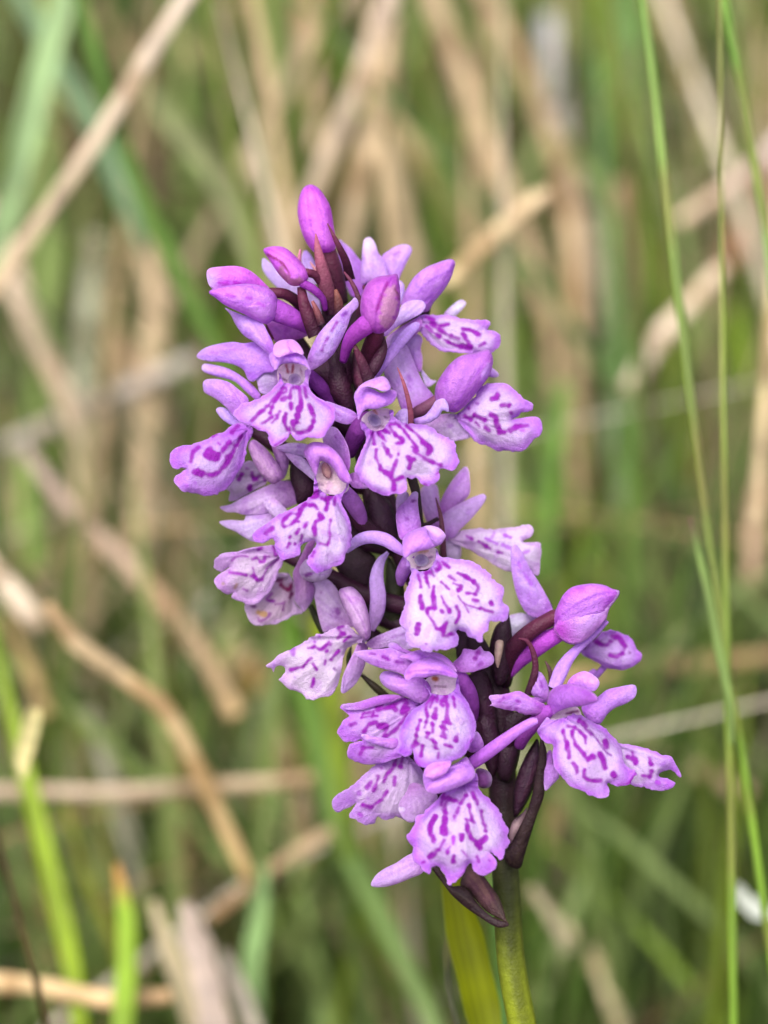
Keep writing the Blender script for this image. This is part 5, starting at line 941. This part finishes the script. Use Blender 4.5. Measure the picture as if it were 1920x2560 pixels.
stem('thin dark grey curved stem left of the broad yellow green leaf', 'L', [(760, 640, 14), (735, 760, 24), (715, 950, 28), (722, 1150, 28), (762, 1350, 28), (830, 1620, 28)], 26, lin((84, 82, 72)), lin((96, 92, 80)))
blade('green blade standing right behind the orchid stem', 'BR', [(440, 1560, 40), (490, 1800, 60), (520, 2212, 64), (530, 2400, 60)], 60, lin((92, 130, 60)))
stalk('horizontal tan straw behind the lower right flowers', 'BR', [(700, 740, 70), (1000, 690, 84), (1250, 655, 86), (1500, 640, 84), (1760, 610, 80)], 150, lin((196, 164, 122)))
blade('pale green blade right of the pink bud', 'BR', [(1120, -60, 100), (1200, 300, 150), (1250, 620, 120)], 200, lin((136, 162, 84)))
stalk('tan straw slanting behind the right hand lip', 'BR', [(1180, 1020, 70), (1350, 1110, 84), (1580, 1220, 76)], 165, lin((206, 176, 140)))
stalk('short straw lying above the right hand lip', 'BR', [(960, 880, 60), (1080, 960, 84), (1160, 1030, 50)], 170, lin((200, 176, 142)))
blade('small bleached leaf caught by the stems at lower right', 'BR', [(1520, 1610, 40), (1560, 1680, 90), (1620, 1720, 84), (1690, 1740, 40)], 70, lin((216, 220, 208)))
blade('pale golden dead blade right behind the dark bract', 'BR', [(790, 1150, 70), (710, 1330, 104), (650, 1500, 80), (610, 1680, 50)], 160, lin((184, 162, 108)))
stalk('cream stalk at the bottom right of the orchid stem', 'BR', [(720, 1760, 60), (850, 1850, 76), (950, 2000, 84), (1040, 2290, 80)], 140, lin((206, 190, 150)))
blade('pale dead blade low between stem and right edge', 'BR', [(640, 1620, 40), (740, 1760, 60), (800, 1900, 50)], 110, lin((186, 172, 142)))

# --- the mass of grass behind and around (nobody could count it)
def mass(name, label, count, box, hgt, pal, wid, lean, flat=0.0, seed=1, clear=0.14):
    R = np.random.default_rng(seed); V = []; F = []; C = []
    for i in range(count):
        u = R.random(); y = box[2] + (box[3] - box[2]) * u ** 1.4
        half = box[1] + (y - box[2]) * 0.42
        x = box[0] + (R.random() * 2 - 1) * half
        hh = hgt[0] + (hgt[1] - hgt[0]) * R.random() ** 1.3
        if y < 0.1: hh = min(hh, 0.06 + max(0, y) * 0.6)
        az = R.random() * 2 * math.pi; le = abs(R.normal(0, lean))
        if R.random() < flat: le = 1.0 + R.random() * 0.5; hh *= 1.0
        w0 = wid[0] + (wid[1] - wid[0]) * R.random()
        dirh = np.array([math.cos(az), math.sin(az), 0]); sd2 = np.array([math.cos(az + 1.57 + R.normal(0, .6)), math.sin(az + 1.57 + R.normal(0, .6)), 0])
        if R.random() < 0.7: sd2 = np.array([1.0, R.normal(0, 0.35), 0]); sd2 /= np.linalg.norm(sd2)
        k0 = len(V); f0 = len(F); z0 = -0.006 + (R.random() * 0.03 if flat else 0); ns_ = 6
        c = pal[R.integers(len(pal))] * (0.22 + 0.8 * R.random())
        L = hh / max(0.35, math.cos(min(le, 1.25)))
        p = np.array([x, y, z0]); th_ = le * 0.5
        for j in range(ns_ + 1):
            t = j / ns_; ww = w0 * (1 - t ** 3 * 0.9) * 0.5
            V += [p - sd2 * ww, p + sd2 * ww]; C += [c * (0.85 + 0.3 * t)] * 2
            th2 = th_ + le * t
            p = p + (dirh * math.sin(th2) + np.array([0, 0, math.cos(th2)])) * L / ns_
            p[2] = max(p[2], 0.003)
            if j: F.append((k0 + 2 * j - 2, k0 + 2 * j - 1, k0 + 2 * j + 1, k0 + 2 * j))
        if box[2] > 0 and min((v - CAM) @ FWD for v in V[k0:]) < D + clear: del V[k0:], C[k0:], F[f0:]     # leaves the orchid's own clearing free
    o = make(name, np.array(V), F, np.array(C), M_BLADE, None, None, 'stuff')
    o['label'] = label
    return o
greens = [lin(c) for c in ((100, 126, 58), (118, 140, 76), (84, 110, 46), (128, 146, 84), (112, 130, 40), (92, 116, 66), (150, 164, 98), (160, 182, 110), (132, 160, 60))]
tans = [lin(c) for c in ((200, 172, 130), (186, 156, 112), (168, 140, 104), (208, 186, 152), (176, 150, 120), (150, 122, 84))]
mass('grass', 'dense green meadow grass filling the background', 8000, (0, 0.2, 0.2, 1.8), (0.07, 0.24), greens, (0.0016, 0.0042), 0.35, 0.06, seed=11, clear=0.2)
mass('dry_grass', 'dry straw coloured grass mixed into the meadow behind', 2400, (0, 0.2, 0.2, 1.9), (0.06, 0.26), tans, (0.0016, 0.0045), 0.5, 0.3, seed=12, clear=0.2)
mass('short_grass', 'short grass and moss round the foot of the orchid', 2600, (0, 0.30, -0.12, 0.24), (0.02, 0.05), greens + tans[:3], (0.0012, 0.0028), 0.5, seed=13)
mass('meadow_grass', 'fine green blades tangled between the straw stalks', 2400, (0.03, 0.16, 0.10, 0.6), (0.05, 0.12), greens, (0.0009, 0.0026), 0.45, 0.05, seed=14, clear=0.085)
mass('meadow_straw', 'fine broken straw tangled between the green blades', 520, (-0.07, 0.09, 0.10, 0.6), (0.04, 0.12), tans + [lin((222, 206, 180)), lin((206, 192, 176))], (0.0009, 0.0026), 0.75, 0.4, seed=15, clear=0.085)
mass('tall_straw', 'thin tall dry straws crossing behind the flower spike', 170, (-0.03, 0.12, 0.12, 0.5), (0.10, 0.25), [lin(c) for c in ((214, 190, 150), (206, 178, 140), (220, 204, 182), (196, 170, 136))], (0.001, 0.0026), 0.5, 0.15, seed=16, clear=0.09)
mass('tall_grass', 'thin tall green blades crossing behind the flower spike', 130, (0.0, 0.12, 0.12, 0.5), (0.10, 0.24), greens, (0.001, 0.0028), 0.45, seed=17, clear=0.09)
